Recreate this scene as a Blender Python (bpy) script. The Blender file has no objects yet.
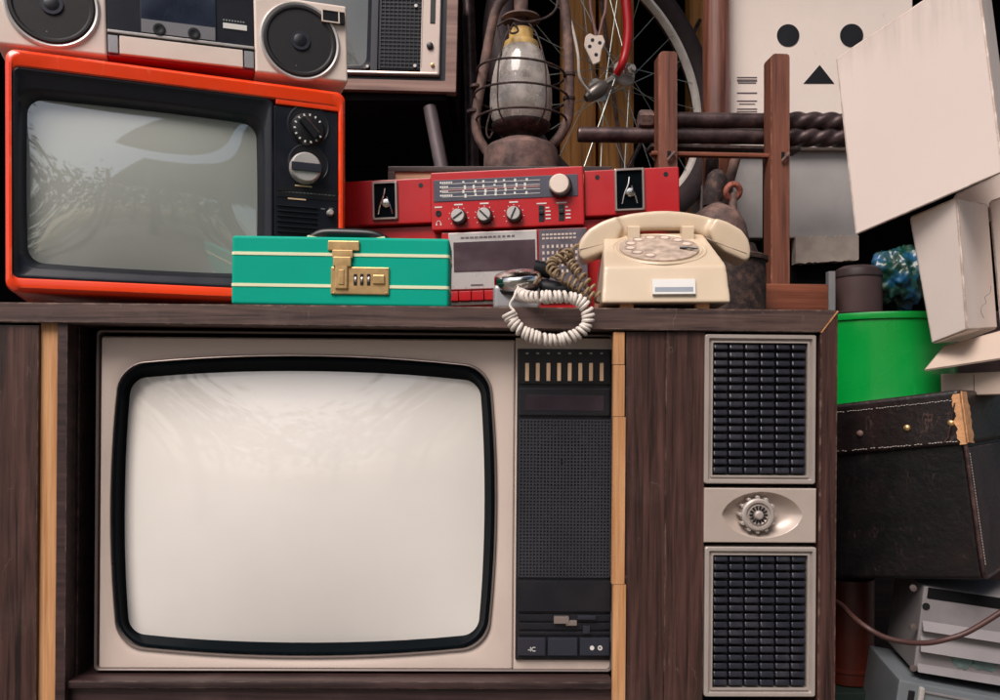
import bpy, bmesh, math, random
from mathutils import Vector, Matrix
random.seed(7)
scene = bpy.context.scene
COL = scene.collection
PI = math.pi
# ---------------------------------------------------------------- camera model (used to survey positions from the photograph)
D = 1.1; FL = 850.0; HZ = 400.0; ZC = 0.58
CAM = Vector((0, -D, ZC))
def at(px, py, Y=0.0):
    d = Y + D
    return Vector(((px-500)/FL*d, Y, ZC-(py-HZ)/FL*d))

class Frame:
    """front plane of a box-like thing: local x right, y into depth, z up"""
    def __init__(s, O, ex=(1,0,0), ez=(0,0,1)):
        s.ex = Vector(ex).normalized(); z = Vector(ez)
        s.ez = (z - s.ex*z.dot(s.ex)).normalized()
        s.ey = s.ez.cross(s.ex); s.O = Vector(O)
    @property
    def M(s):
        m = Matrix((s.ex, s.ey, s.ez)).transposed().to_4x4(); m.translation = s.O
        return m
    def loc(s, px, py, y=0.0):
        d = at(px, py, 0) - CAM
        n = s.ey; t = ((s.O + s.ey*y) - CAM).dot(n)/d.dot(n)
        p = CAM + d*t - s.O
        return p.dot(s.ex), p.dot(s.ez)
    def P(s, px, py, y=0.0):
        x, z = s.loc(px, py, y); return Vector((x, y, z))
def pose(TL, TR, BL, Yl, Yr, Yb=None):
    a = at(*TL, Yl); b = at(*TR, Yr)
    if Yb == 'square':                                # the depth at which the left edge stands square to the top edge
        r = at(*BL, 0)-CAM; Yb = D*(a-CAM).dot(b-a)/r.dot(b-a)-D
    c = at(*BL, Yl if Yb is None else Yb)
    return Frame(c, b-a, a-c)
def upright(px, py, Y, yaw=0.0):
    return Frame(at(px, py, Y), (math.cos(yaw), math.sin(yaw), 0), (0,0,1))

# ---------------------------------------------------------------- materials
def lin(h):
    if isinstance(h, (tuple, list)): return tuple(h)
    h = h.lstrip('#'); out = []
    for i in (0,2,4):
        c = int(h[i:i+2],16)/255
        out.append(c/12.92 if c <= .04045 else ((c+.055)/1.055)**2.4)
    return tuple(out)
def mat(name, col, rough=.5, metal=0., var=.18, scale=14., bump=0., bscale=160., coat=0., dirt=0., dirtcol='#5a4a40', spec=.5, rvar=.12, croc=.05):
    m = bpy.data.materials.new(name); m.use_nodes = True
    nt = m.node_tree; N = nt.nodes; L = nt.links; b = N['Principled BSDF']
    c = lin(col)
    tc = N.new('ShaderNodeTexCoord')
    n1 = N.new('ShaderNodeTexNoise'); n1.inputs['Scale'].default_value = scale; n1.inputs['Detail'].default_value = 6
    L.new(tc.outputs['Object'], n1.inputs['Vector'])
    r1 = N.new('ShaderNodeValToRGB'); r1.color_ramp.elements[0].position = .3; r1.color_ramp.elements[1].position = .7
    r1.color_ramp.elements[0].color = tuple(x*(1-var) for x in c)+(1,)
    r1.color_ramp.elements[1].color = tuple(min(1, x*(1+var*.6)) for x in c)+(1,)
    L.new(n1.outputs['Fac'], r1.inputs['Fac'])
    last = r1.outputs['Color']
    if dirt > 0:
        n2 = N.new('ShaderNodeTexNoise'); n2.inputs['Scale'].default_value = scale*.45; n2.inputs['Detail'].default_value = 9; n2.inputs['Roughness'].default_value = .68
        L.new(tc.outputs['Object'], n2.inputs['Vector'])
        r2 = N.new('ShaderNodeValToRGB'); r2.color_ramp.elements[0].position = .5; r2.color_ramp.elements[1].position = .78
        r2.color_ramp.elements[0].color = (0,0,0,1); r2.color_ramp.elements[1].color = (dirt,)*3+(1,)
        L.new(n2.outputs['Fac'], r2.inputs['Fac'])
        mx = N.new('ShaderNodeMix'); mx.data_type = 'RGBA'
        L.new(r2.outputs['Color'], mx.inputs['Factor']); L.new(last, mx.inputs['A']); mx.inputs['B'].default_value = lin(dirtcol)+(1,)
        last = mx.outputs['Result']
    L.new(last, b.inputs['Base Color'])
    b.inputs['Metallic'].default_value = metal
    b.inputs['Specular IOR Level'].default_value = spec
    n3 = N.new('ShaderNodeTexNoise'); n3.inputs['Scale'].default_value = scale*2.3; n3.inputs['Detail'].default_value = 5
    L.new(tc.outputs['Object'], n3.inputs['Vector'])
    mr = N.new('ShaderNodeMapRange'); mr.inputs['To Min'].default_value = max(.02, rough-rvar); mr.inputs['To Max'].default_value = min(1, rough+rvar)
    L.new(n3.outputs['Fac'], mr.inputs['Value']); L.new(mr.outputs['Result'], b.inputs['Roughness'])
    if coat: b.inputs['Coat Weight'].default_value = coat; b.inputs['Coat Roughness'].default_value = croc
    if bump:
        n4 = N.new('ShaderNodeTexNoise'); n4.inputs['Scale'].default_value = bscale; n4.inputs['Detail'].default_value = 4
        L.new(tc.outputs['Object'], n4.inputs['Vector'])
        bp = N.new('ShaderNodeBump'); bp.inputs['Strength'].default_value = bump; bp.inputs['Distance'].default_value = .002
        L.new(n4.outputs['Fac'], bp.inputs['Height']); L.new(bp.outputs['Normal'], b.inputs['Normal'])
    return m
def wood(name, dark, light, axis='z', rough=.45, fine=1.0, bump=.15, coat=0.0, seed=0.0, worn=0.):
    m = bpy.data.materials.new(name); m.use_nodes = True
    nt = m.node_tree; N = nt.nodes; L = nt.links; b = N['Principled BSDF']
    tc = N.new('ShaderNodeTexCoord'); mp = N.new('ShaderNodeMapping')
    s = {'x': (2.2,55,55), 'y': (55,2.2,55), 'z': (55,55,2.2)}[axis]
    mp.inputs['Scale'].default_value = tuple(v*fine for v in s); mp.inputs['Location'].default_value = (seed, seed*1.7, seed*.6)
    L.new(tc.outputs['Object'], mp.inputs['Vector'])
    n = N.new('ShaderNodeTexNoise'); n.inputs['Scale'].default_value = 1.0; n.inputs['Detail'].default_value = 8; n.inputs['Roughness'].default_value = .62; n.inputs['Distortion'].default_value = .9
    L.new(mp.outputs['Vector'], n.inputs['Vector'])
    mp2 = N.new('ShaderNodeMapping'); mp2.inputs['Scale'].default_value = tuple(v*fine*5 for v in s); L.new(tc.outputs['Object'], mp2.inputs['Vector'])
    n2 = N.new('ShaderNodeTexNoise'); n2.inputs['Scale'].default_value = 1.0; n2.inputs['Detail'].default_value = 3; L.new(mp2.outputs['Vector'], n2.inputs['Vector'])
    add = N.new('ShaderNodeMath'); add.operation = 'MULTIPLY_ADD'; add.inputs[1].default_value = .35
    L.new(n2.outputs['Fac'], add.inputs[0]); L.new(n.outputs['Fac'], add.inputs[2])
    r = N.new('ShaderNodeValToRGB'); e = r.color_ramp.elements
    e[0].position = .5; e[1].position = .85; e[0].color = lin(dark)+(1,); e[1].color = lin(light)+(1,)
    L.new(add.outputs[0], r.inputs['Fac']); last = r.outputs['Color']
    if worn:
        n5 = N.new('ShaderNodeTexNoise'); n5.inputs['Scale'].default_value = 9; n5.inputs['Detail'].default_value = 8; n5.inputs['Roughness'].default_value = .7
        L.new(tc.outputs['Object'], n5.inputs['Vector'])
        r5 = N.new('ShaderNodeValToRGB'); r5.color_ramp.elements[0].position = .52; r5.color_ramp.elements[1].position = .8
        r5.color_ramp.elements[0].color = (0,0,0,1); r5.color_ramp.elements[1].color = (worn,)*3+(1,)
        L.new(n5.outputs['Fac'], r5.inputs['Fac'])
        mx = N.new('ShaderNodeMix'); mx.data_type = 'RGBA'; mx.inputs['B'].default_value = lin('#8d7a72')+(1,)
        L.new(r5.outputs['Color'], mx.inputs['Factor']); L.new(last, mx.inputs['A']); last = mx.outputs['Result']
    L.new(last, b.inputs['Base Color'])
    b.inputs['Roughness'].default_value = rough
    if coat: b.inputs['Coat Weight'].default_value = coat; b.inputs['Coat Roughness'].default_value = .2
    bp = N.new('ShaderNodeBump'); bp.inputs['Strength'].default_value = bump; bp.inputs['Distance'].default_value = .001
    L.new(add.outputs[0], bp.inputs['Height']); L.new(bp.outputs['Normal'], b.inputs['Normal'])
    return m
def rust(name, c1, c2, c3, rough=.75, scale=40, bump=.5, metal=.2):
    m = bpy.data.materials.new(name); m.use_nodes = True
    nt = m.node_tree; N = nt.nodes; L = nt.links; b = N['Principled BSDF']
    tc = N.new('ShaderNodeTexCoord')
    n = N.new('ShaderNodeTexNoise'); n.inputs['Scale'].default_value = scale; n.inputs['Detail'].default_value = 9; n.inputs['Roughness'].default_value = .65
    L.new(tc.outputs['Object'], n.inputs['Vector'])
    r = N.new('ShaderNodeValToRGB'); e = r.color_ramp.elements
    e[0].position = .36; e[1].position = .68; e[0].color = lin(c1)+(1,); e[1].color = lin(c3)+(1,)
    k = e.new(.52); k.color = lin(c2)+(1,)
    L.new(n.outputs['Fac'], r.inputs['Fac']); L.new(r.outputs['Color'], b.inputs['Base Color'])
    b.inputs['Roughness'].default_value = rough; b.inputs['Metallic'].default_value = metal
    n4 = N.new('ShaderNodeTexNoise'); n4.inputs['Scale'].default_value = scale*5; n4.inputs['Detail'].default_value = 6
    L.new(tc.outputs['Object'], n4.inputs['Vector'])
    bp = N.new('ShaderNodeBump'); bp.inputs['Strength'].default_value = bump; bp.inputs['Distance'].default_value = .002
    L.new(n4.outputs['Fac'], bp.inputs['Height']); L.new(bp.outputs['Normal'], b.inputs['Normal'])
    return m
def glass(name, tint=(1,1,1), rough=.05, ior=1.45, dust=.25):
    m = bpy.data.materials.new(name); m.use_nodes = True
    nt = m.node_tree; N = nt.nodes; L = nt.links; b = N['Principled BSDF']
    b.inputs['Base Color'].default_value = tuple(tint)+(1,); b.inputs['Transmission Weight'].default_value = 1
    b.inputs['Roughness'].default_value = rough; b.inputs['IOR'].default_value = ior
    if dust:
        d = N.new('ShaderNodeBsdfDiffuse'); d.inputs['Color'].default_value = (.74,.68,.63,1)
        tc = N.new('ShaderNodeTexCoord'); n = N.new('ShaderNodeTexNoise'); n.inputs['Scale'].default_value = 30; n.inputs['Detail'].default_value = 8
        L.new(tc.outputs['Object'], n.inputs['Vector'])
        mr = N.new('ShaderNodeMapRange'); mr.inputs['From Min'].default_value = .3; mr.inputs['From Max'].default_value = .75; mr.inputs['To Min'].default_value = dust*.3; mr.inputs['To Max'].default_value = dust*1.5
        L.new(n.outputs['Fac'], mr.inputs['Value'])
        mx = N.new('ShaderNodeMixShader'); L.new(mr.outputs['Result'], mx.inputs[0]); L.new(b.outputs[0], mx.inputs[1]); L.new(d.outputs[0], mx.inputs[2])
        L.new(mx.outputs[0], N['Material Output'].inputs['Surface'])
    return m

# ---------------------------------------------------------------- mesh building
class MB:
    def __init__(s): s.bm = bmesh.new()
    def _merge(s, t):
        me = bpy.data.meshes.new('tmp'); t.to_mesh(me); t.free(); s.bm.from_mesh(me); bpy.data.meshes.remove(me)
    def box(s, x0, x1, y0, y1, z0, z1, b=.0015, seg=2, M=None):
        t = bmesh.new(); bmesh.ops.create_cube(t, size=1)
        sx, sy, sz = abs(x1-x0), abs(y1-y0), abs(z1-z0)
        for v in t.verts: v.co = Vector((v.co.x*sx+(x0+x1)/2, v.co.y*sy+(y0+y1)/2, v.co.z*sz+(z0+z1)/2))
        b = min(b, .45*min(sx, sy, sz))
        if b > 0: bmesh.ops.bevel(t, geom=t.edges[:], offset=b, segments=seg, affect='EDGES', profile=.6)
        if M is not None: bmesh.ops.transform(t, matrix=M, verts=t.verts)
        s._merge(t); return s
    def lathe(s, prof, O=(0,0,0), ax=(0,0,1), seg=40, ref=(1,0,0)):
        """prof: list of (radius, height along ax)"""
        t = bmesh.new(); a = Vector(ax).normalized(); r = Vector(ref); u = (r-a*r.dot(a))
        if u.length < 1e-4: u = a.orthogonal()
        u.normalize(); w = a.cross(u); O = Vector(O); rings = []
        for (rad, h) in prof:
            if rad < 1e-6: rings.append([t.verts.new(O+a*h)])
            else: rings.append([t.verts.new(O+a*h+u*rad*math.cos(2*PI*i/seg)+w*rad*math.sin(2*PI*i/seg)) for i in range(seg)])
        for A, B in zip(rings, rings[1:]):
            for i in range(seg):
                j = (i+1) % seg
                f = [A[i % len(A)], A[j % len(A)], B[j % len(B)], B[i % len(B)]]
                g = []
                for v in f:
                    if v not in g: g.append(v)
                if len(g) > 2: t.faces.new(g)
        for R in (rings[0], rings[-1]):
            if len(R) > 2:
                try: t.faces.new(R)
                except Exception: pass
        bmesh.ops.recalc_face_normals(t, faces=t.faces); s._merge(t); return s
    def cyl(s, p0, p1, r, r2=None, seg=20, b=None):
        p0 = Vector(p0); p1 = Vector(p1); h = (p1-p0).length; r2 = r if r2 is None else r2
        b = min(r, r2, h)*.18 if b is None else b
        return s.lathe([(max(r-b, 1e-5), 0), (r, b), (r2, h-b), (max(r2-b, 1e-5), h)], p0, p1-p0, seg)
    def tube(s, pts, r, seg=8, closed=False, cap=True):
        t = bmesh.new(); pts = [Vector(p) for p in pts]; n = len(pts)
        rs = r if isinstance(r, (list, tuple)) else [r]*n
        def tan(i):
            if closed: d = pts[(i+1) % n]-pts[i-1]
            else: d = pts[min(i+1, n-1)]-pts[max(i-1, 0)]
            return d.normalized()
        T = tan(0); u = T.orthogonal().normalized(); rings = []
        for i in range(n):
            T2 = tan(i); q = T.rotation_difference(T2); u = q @ u; T = T2
            u = (u - T*u.dot(T)).normalized(); w = T.cross(u)
            rings.append([t.verts.new(pts[i]+(u*math.cos(2*PI*k/seg)+w*math.sin(2*PI*k/seg))*rs[i]) for k in range(seg)])
        prs = list(zip(rings, rings[1:]))
        if closed: prs.append((rings[-1], rings[0]))
        for A, B in prs:
            for k in range(seg):
                t.faces.new([A[k], A[(k+1) % seg], B[(k+1) % seg], B[k]])
        if not closed and cap: t.faces.new(rings[0]); t.faces.new(rings[-1])
        bmesh.ops.recalc_face_normals(t, faces=t.faces); s._merge(t); return s
    def prism(s, poly, y0, y1, b=.0, seg=2, M=None):
        """poly in x,z ; extruded along y"""
        t = bmesh.new()
        A = [t.verts.new((x, y0, z)) for x, z in poly]; B = [t.verts.new((x, y1, z)) for x, z in poly]
        t.faces.new(A); t.faces.new(B); n = len(poly)
        for i in range(n): t.faces.new([A[i], A[(i+1) % n], B[(i+1) % n], B[i]])
        bmesh.ops.recalc_face_normals(t, faces=t.faces)
        if b: bmesh.ops.bevel(t, geom=t.edges[:], offset=b, segments=seg, affect='EDGES')
        if M is not None: bmesh.ops.transform(t, matrix=M, verts=t.verts)
        s._merge(t); return s
    def loops(s, Ls, fill0=False, fill1=False, closed_ring=False):
        """stitch equal-length loops of 3-D points"""
        t = bmesh.new(); R = [[t.verts.new(p) for p in L] for L in Ls]; n = len(R[0])
        prs = list(zip(R, R[1:]))
        if closed_ring: prs.append((R[-1], R[0]))
        for A, B in prs:
            for i in range(n):
                t.faces.new([A[i], A[(i+1) % n], B[(i+1) % n], B[i]])
        if fill0: t.faces.new(R[0])
        if fill1: t.faces.new(R[-1])
        bmesh.ops.recalc_face_normals(t, faces=t.faces); s._merge(t); return s
    def poly3(s, pts, faces):
        t = bmesh.new(); V = [t.verts.new(p) for p in pts]
        for f in faces: t.faces.new([V[i] for i in f])
        bmesh.ops.recalc_face_normals(t, faces=t.faces); s._merge(t); return s
    def build(s, name, m, parent=None, ang=38, flip=False, weighted=True):
        me = bpy.data.meshes.new(name)
        if flip: bmesh.ops.reverse_faces(s.bm, faces=s.bm.faces)
        s.bm.to_mesh(me); s.bm.free()
        me.materials.append(m)
        for p in me.polygons: p.use_smooth = True
        me.set_sharp_from_angle(angle=math.radians(ang))
        o = bpy.data.objects.new(name, me); COL.objects.link(o)
        if parent: o.parent = parent
        if weighted:
            md = o.modifiers.new('normals', 'WEIGHTED_NORMAL'); md.keep_sharp = True; md.weight = 80
        return o
def rr(cx, cz, hw, hh, r, bx=0., bz=0., y=0., k=7, m=10):
    """rounded rectangle loop in the xz plane, sides bulging by bx / bz (fractions)"""
    P = []
    def side(a, b):
        for i in range(m): P.append((a[0]+(b[0]-a[0])*(i+1)/(m+1), a[1]+(b[1]-a[1])*(i+1)/(m+1)))
    def arc(x, z, a0):
        for i in range(k+1):
            a = a0+PI/2*i/k; P.append((x+r*math.cos(a), z+r*math.sin(a)))
    cs = [(hw-r, hh-r, 0), (-hw+r, hh-r, PI/2), (-hw+r, -hh+r, PI), (hw-r, -hh+r, 1.5*PI)]
    for i, (x, z, a) in enumerate(cs):
        arc(x, z, a)
        nx = cs[(i+1) % 4]; a2 = nx[2]
        side(P[-1], (nx[0]+r*math.cos(a2), nx[1]+r*math.sin(a2)))
    out = []
    for x, z in P:
        X = x*(1+bx*(1-min(1, abs(z)/hh)**2)); Z = z*(1+bz*(1-min(1, abs(x)/hw)**2))
        out.append((cx+X, y, cz+Z))
    return out
def scaled(L, cx, cz, f, y):
    return [(cx+(p[0]-cx)*f, y, cz+(p[2]-cz)*f) for p in L]
def dome(mb, L, cx, cz, y, h, n=9):
    Ls = []; hw = max(abs(p[0]-cx) for p in L); hh = max(abs(p[2]-cz) for p in L)
    for i in range(n+1):
        f = 1-i/n if i < n else .004
        Q = scaled(L, cx, cz, f, y)
        Ls.append([(p[0], y-h*(1-((p[0]-cx)/hw)**2)*(1-((p[2]-cz)/hh)**2), p[2]) for p in Q])
    return mb.loops(Ls, fill1=True)
def quad_box(name, label, quad, d, m, r=.0022):
    """a box whose front face has the four given corners (TL TR BR BL, world) and whose sides run back along d"""
    o = thing(name, label, 'carton', loc=quad[3]); q = [p-quad[3] for p in quad]; d = Vector(d)
    b = MB(); b.poly3([tuple(p) for p in q]+[tuple(p+d) for p in q], [[0,1,2,3],[7,6,5,4],[0,4,5,1],[1,5,6,2],[2,6,7,3],[3,7,4,0]])
    bmesh.ops.bevel(b.bm, geom=b.bm.edges[:], offset=r, segments=3, affect='EDGES')
    b.build('body', m, o); return o
def on_plane(px, py, a, b, c):
    n = (b-a).cross(c-a); d = at(px, py, 0)-CAM; return CAM+d*((a-CAM).dot(n)/d.dot(n))
def thing(name, label, cat, fr=None, loc=None, group=None):
    o = bpy.data.objects.new(name, None); COL.objects.link(o); o.empty_display_size = .05
    if fr is not None: o.matrix_world = fr.M
    elif loc is not None: o.location = loc
    o['label'] = label; o['category'] = cat
    if group: o['group'] = group
    return o
def tag(o, label, cat, group=None):
    o['label'] = label; o['category'] = cat
    if group: o['group'] = group
    return o
def text(parent, s, size, x, y, z, m, name='lettering', depth=.0003):
    cu = bpy.data.curves.new(name, 'FONT'); cu.body = s; cu.size = size; cu.extrude = depth; cu.align_x = 'CENTER'; cu.align_y = 'CENTER'
    t = bpy.data.objects.new(name+'_tmp', cu); COL.objects.link(t)
    dg = bpy.context.evaluated_depsgraph_get()
    me = bpy.data.meshes.new_from_object(t.evaluated_get(dg)); bpy.data.objects.remove(t)
    me.materials.clear(); me.materials.append(m)
    o = bpy.data.objects.new(name, me); COL.objects.link(o); o.parent = parent
    o.location = (x, y, z); o.rotation_euler = (PI/2, 0, 0)
    return o
def curve_pts(ctrl, n=8):
    """Catmull-Rom through the control points"""
    c = [Vector(p) for p in ctrl]; c = [c[0]*2-c[1]]+c+[c[-1]*2-c[-2]]; out = []
    for i in range(1, len(c)-2):
        for k in range(n):
            t = k/n; a, b, d, e = c[i-1], c[i], c[i+1], c[i+2]
            out.append(.5*((2*b)+(d-a)*t+(2*a-5*b+4*d-e)*t*t+(3*b-a-3*d+e)*t**3))
    out.append(c[-2]); return out
def coil(path, R, turns, per=12):
    """helix of radius R wound along a path"""
    P = [Vector(p) for p in path]; Ls = [0]
    for a, b in zip(P, P[1:]): Ls.append(Ls[-1]+(b-a).length)
    tot = Ls[-1]; n = int(turns*per); out = []
    T = (P[1]-P[0]).normalized(); u = T.orthogonal().normalized(); k = 0
    for i in range(n+1):
        d = tot*i/n
        while k < len(P)-2 and Ls[k+1] < d: k += 1
        f = (d-Ls[k])/max(1e-9, Ls[k+1]-Ls[k]); p = P[k].lerp(P[k+1], min(1, f))
        T2 = (P[k+1]-P[k]).normalized(); u = T.rotation_difference(T2) @ u; T = T2; w = T.cross(u)
        a = 2*PI*i/per; r = (R(d/tot) if callable(R) else R)*(1+.07*math.sin(i*.053+1)+.05*math.sin(i*.119)); p = p+T*(.0011*math.sin(i*.071)+.0008*math.sin(i*.163+2)); out.append(p+(u*math.cos(a)+w*math.sin(a))*r)
    return out

# ---------------------------------------------------------------- palette
M = {}
M['walnut_h'] = wood('walnut_board_grain', '#2e2120', '#685049', 'x', rough=.48, fine=1.3, worn=.3)
M['walnut_v'] = wood('walnut_panel_grain', '#1b100f', '#573a34', 'z', rough=.4, fine=1.35, worn=.10, seed=3)
M['walnut_dark'] = wood('dark_walnut_rail', '#1f1415', '#463231', 'x', rough=.45, fine=1.2, seed=5, worn=.15)
M['black_in'] = mat('black_cabinet_interior', (.006,.006,.007), .8, var=.3, spec=.1)
M['pine'] = wood('raw_pine_edge', '#a56f42', '#d09e70', 'z', rough=.75, fine=1.2, seed=2, worn=.15)
M['plate'] = mat('beige_grey_metal_plate', '#bdaea4', .38, metal=.2, var=.06, dirt=.15)
M['champagne'] = mat('champagne_metal_paint', '#cdbcb2', .42, metal=.12, var=.05, scale=6, dirt=.12, bump=.03, bscale=600)
M['trim'] = mat('polished_trim_metal', '#a3958f', .34, metal=.6, var=.1)
M['bezel'] = mat('glossy_black_bezel', (.003,.005,.007), .16, var=.2, spec=.02, rvar=.05)
M['frame_metal'] = mat('dull_frame_metal', '#b5aaa3', .4, metal=.3, var=.08, scale=9, dirt=.3, dirtcol='#6d605c')
M['trim_dark'] = mat('tarnished_trim', '#6a5f5c', .4, metal=.4, var=.1)
M['backing'] = mat('grey_mesh_backing', '#1e1f25', .6, var=.1)
M['mesh'] = mat('grey_mesh_plastic', '#33333a', .4, var=.15)
M['leather_lid'] = mat('red_brown_scuffed_leather', '#170d0e', .4, var=.5, scale=18, bump=.35, bscale=140, dirt=.5, dirtcol='#452a27')
M['ctrl'] = mat('charcoal_control_plastic', '#15161d', .42, var=.15, bump=.08, bscale=900, dirt=.12)
M['ctrl2'] = mat('slate_button_plastic', '#2a2c37', .4, var=.12, dirt=.1)
M['louver'] = mat('black_louver_plastic', '#1f2029', .3, var=.15, scale=30, dirt=.25, dirtcol='#6b6569')
M['slot'] = mat('cream_slot_paint', '#d8b694', .6, var=.1)
M['mark'] = mat('white_marking_ink', '#d8d6d2', .6, var=.1)
M['orange'] = mat('orange_red_lacquer', '#f3420f', .3, var=.14, scale=7, coat=.35, dirt=.15, dirtcol='#ee5a30')
M['navy'] = mat('blue_black_plastic', '#10131d', .35, var=.15, dirt=.06, bump=.04, bscale=700)
M['beige'] = mat('cream_plastic', '#e3d2c6', .45, var=.07, dirt=.25, dirtcol='#b09a88', bump=.03)
M['cone'] = mat('dark_speaker_cone', '#110d11', .6, var=.15, scale=40)
M['silver'] = mat('brushed_silver', '#cdc8c4', .3, metal=.4, var=.1, dirt=.12)
M['chrome'] = mat('worn_chrome', '#d8d4d0', .15, metal=1, var=.1, scale=60)
M['black'] = mat('black_plastic', (.007,.007,.009), .38, var=.2)
M['red'] = mat('red_lacquer', '#b5151c', .34, var=.12, scale=9, coat=.2, dirt=.12, dirtcol='#7a1016')
M['ivory'] = mat('aged_ivory_plastic', '#cfbba2', .36, var=.07, scale=12, dirt=.3, dirtcol='#c0a079', coat=.25)
M['teal'] = mat('teal_vinyl', '#00a088', .6, var=.05, scale=8, spec=.12, dirt=.06, dirtcol='#5aa892', bump=.05, bscale=1200)
M['stripe'] = mat('pale_yellow_piping', '#e2e3bd', .5, var=.06)
M['brass'] = mat('satin_brass', '#d3ae7a', .35, metal=.75, var=.15, scale=60, dirt=.3, dirtcol='#8a6a4a')
M['carton'] = mat('pale_board', '#e6d7ce', .75, var=.06, scale=5, bump=.08, bscale=90, dirt=.22, dirtcol='#a8968a')
M['grey_metal'] = mat('grey_sheet_metal', '#a3a3a6', .4, metal=.35, var=.12, scale=7, dirt=.3, dirtcol='#58504f')
M['leather'] = mat('black_brown_leather', '#0a0809', .45, var=.5, scale=22, spec=.35, bump=.35, bscale=140, dirt=.22, dirtcol='#3a2422')
M['leather2'] = mat('brown_worn_leather', '#2c1b1b', .5, var=.4, scale=22, bump=.35, bscale=140, dirt=.3, dirtcol='#5b4442')
M['thread'] = mat('pale_stitch_thread', '#a89f98', .8, var=.3)
M['tan'] = mat('torn_tan_board', '#c99468', .85, var=.25, scale=60, bump=.5, bscale=200)
M['green'] = mat('bright_green_plastic', '#00983a', .28, var=.14, scale=5, coat=.8, dirt=.25, dirtcol='#2fae68', croc=.12)
M['rust'] = rust('rusty_brown_iron', '#3b2d2c', '#65504b', '#8a6c62', scale=25)
M['rust2'] = rust('dark_rusted_iron', '#1c1718', '#3a2c2a', '#604840', scale=70)
M['steel'] = rust('oiled_brown_steel', '#33282a', '#4c3d3e', '#645251', rough=.42, scale=30, bump=.2, metal=.5)
M['redwood'] = wood('red_brown_timber', '#4d281d', '#85503d', 'z', rough=.6, fine=1.0, seed=8, worn=.12)
M['redwood_h'] = wood('red_brown_timber_rail', '#5a2a1a', '#8e5038', 'x', rough=.6, fine=1.0, seed=9, worn=.12)
M['post'] = wood('yellow_brown_post', '#84521f', '#cf8f45', 'z', rough=.6, fine=.7, seed=11, worn=.1)
M['varnish'] = wood('varnished_red_post', '#4a2a20', '#875645', 'z', rough=.3, fine=.8, seed=13, coat=.4)
M['shade_black'] = mat('shade_black_boards', (.003,.003,.004), .95, var=.3, spec=.0)  # near-black base puts the deep shade into the wall's colour
M['tyre'] = mat('old_tyre_rubber', '#33262a', .7, var=.25, scale=60)
M['rim'] = mat('dull_rim_steel', '#efe6de', .35, metal=.1, var=.12, scale=40, dirt=.3, dirtcol='#7d6a60')
M['spoke'] = mat('thin_spoke_steel', '#9fa6a2', .35, metal=.7, var=.2)
M['cord'] = mat('white_cord_vinyl', '#d9cfc6', .45, var=.1, scale=30)
M['cord2'] = mat('yellowed_cord_vinyl', '#8a7356', .55, var=.2, scale=30)
M['floor'] = mat('dusty_concrete', '#5f5852', .85, var=.2, scale=3, bump=.2)

def streaky(name):
    m = mat(name, '#e6d6cd', .75, var=.03, scale=5, bump=.05, bscale=90)
    nt = m.node_tree; N = nt.nodes; L = nt.links; b = N['Principled BSDF']
    tc = N.new('ShaderNodeTexCoord'); mp = N.new('ShaderNodeMapping'); mp.inputs['Scale'].default_value = (90, 90, 3); mp.inputs['Rotation'].default_value = (0, math.radians(7), 0)
    L.new(tc.outputs['Object'], mp.inputs['Vector'])
    n = N.new('ShaderNodeTexNoise'); n.inputs['Scale'].default_value = 1; n.inputs['Detail'].default_value = 5; L.new(mp.outputs['Vector'], n.inputs['Vector'])
    n2 = N.new('ShaderNodeTexNoise'); n2.inputs['Scale'].default_value = 6; n2.inputs['Detail'].default_value = 4; L.new(tc.outputs['Object'], n2.inputs['Vector'])
    sp = N.new('ShaderNodeSeparateXYZ'); L.new(tc.outputs['Object'], sp.inputs[0])
    mr = N.new('ShaderNodeMapRange'); mr.inputs['From Min'].default_value = .16; mr.inputs['From Max'].default_value = .42; L.new(sp.outputs['Z'], mr.inputs['Value'])  # streaks grow stronger towards the top
    mu = N.new('ShaderNodeMath'); mu.operation = 'MULTIPLY'; L.new(n.outputs['Fac'], mu.inputs[0]); L.new(mr.outputs['Result'], mu.inputs[1])
    mu2 = N.new('ShaderNodeMath'); mu2.operation = 'MULTIPLY'; L.new(mu.outputs[0], mu2.inputs[0]); L.new(n2.outputs['Fac'], mu2.inputs[1])
    r = N.new('ShaderNodeValToRGB'); r.color_ramp.elements[0].position = .06; r.color_ramp.elements[1].position = .42; r.color_ramp.elements[1].color = (.8,.8,.8,1); L.new(mu2.outputs[0], r.inputs['Fac'])
    old = b.inputs['Base Color'].links[0].from_socket
    mx = N.new('ShaderNodeMix'); mx.data_type = 'RGBA'; mx.inputs['B'].default_value = lin('#77696a')+(1,)
    L.new(r.outputs['Color'], mx.inputs['Factor']); L.new(old, mx.inputs['A']); L.new(mx.outputs['Result'], b.inputs['Base Color'])
    return m
M['big_carton'] = streaky('streaked_board')
M['carton_shaded'] = mat('shaded_pale_board', '#bca99b', .8, var=.08, scale=8, bump=.08, bscale=90, dirt=.25, dirtcol='#8d7868')  # darker carton copy, with the shadow of the stack above in its colour
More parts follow.
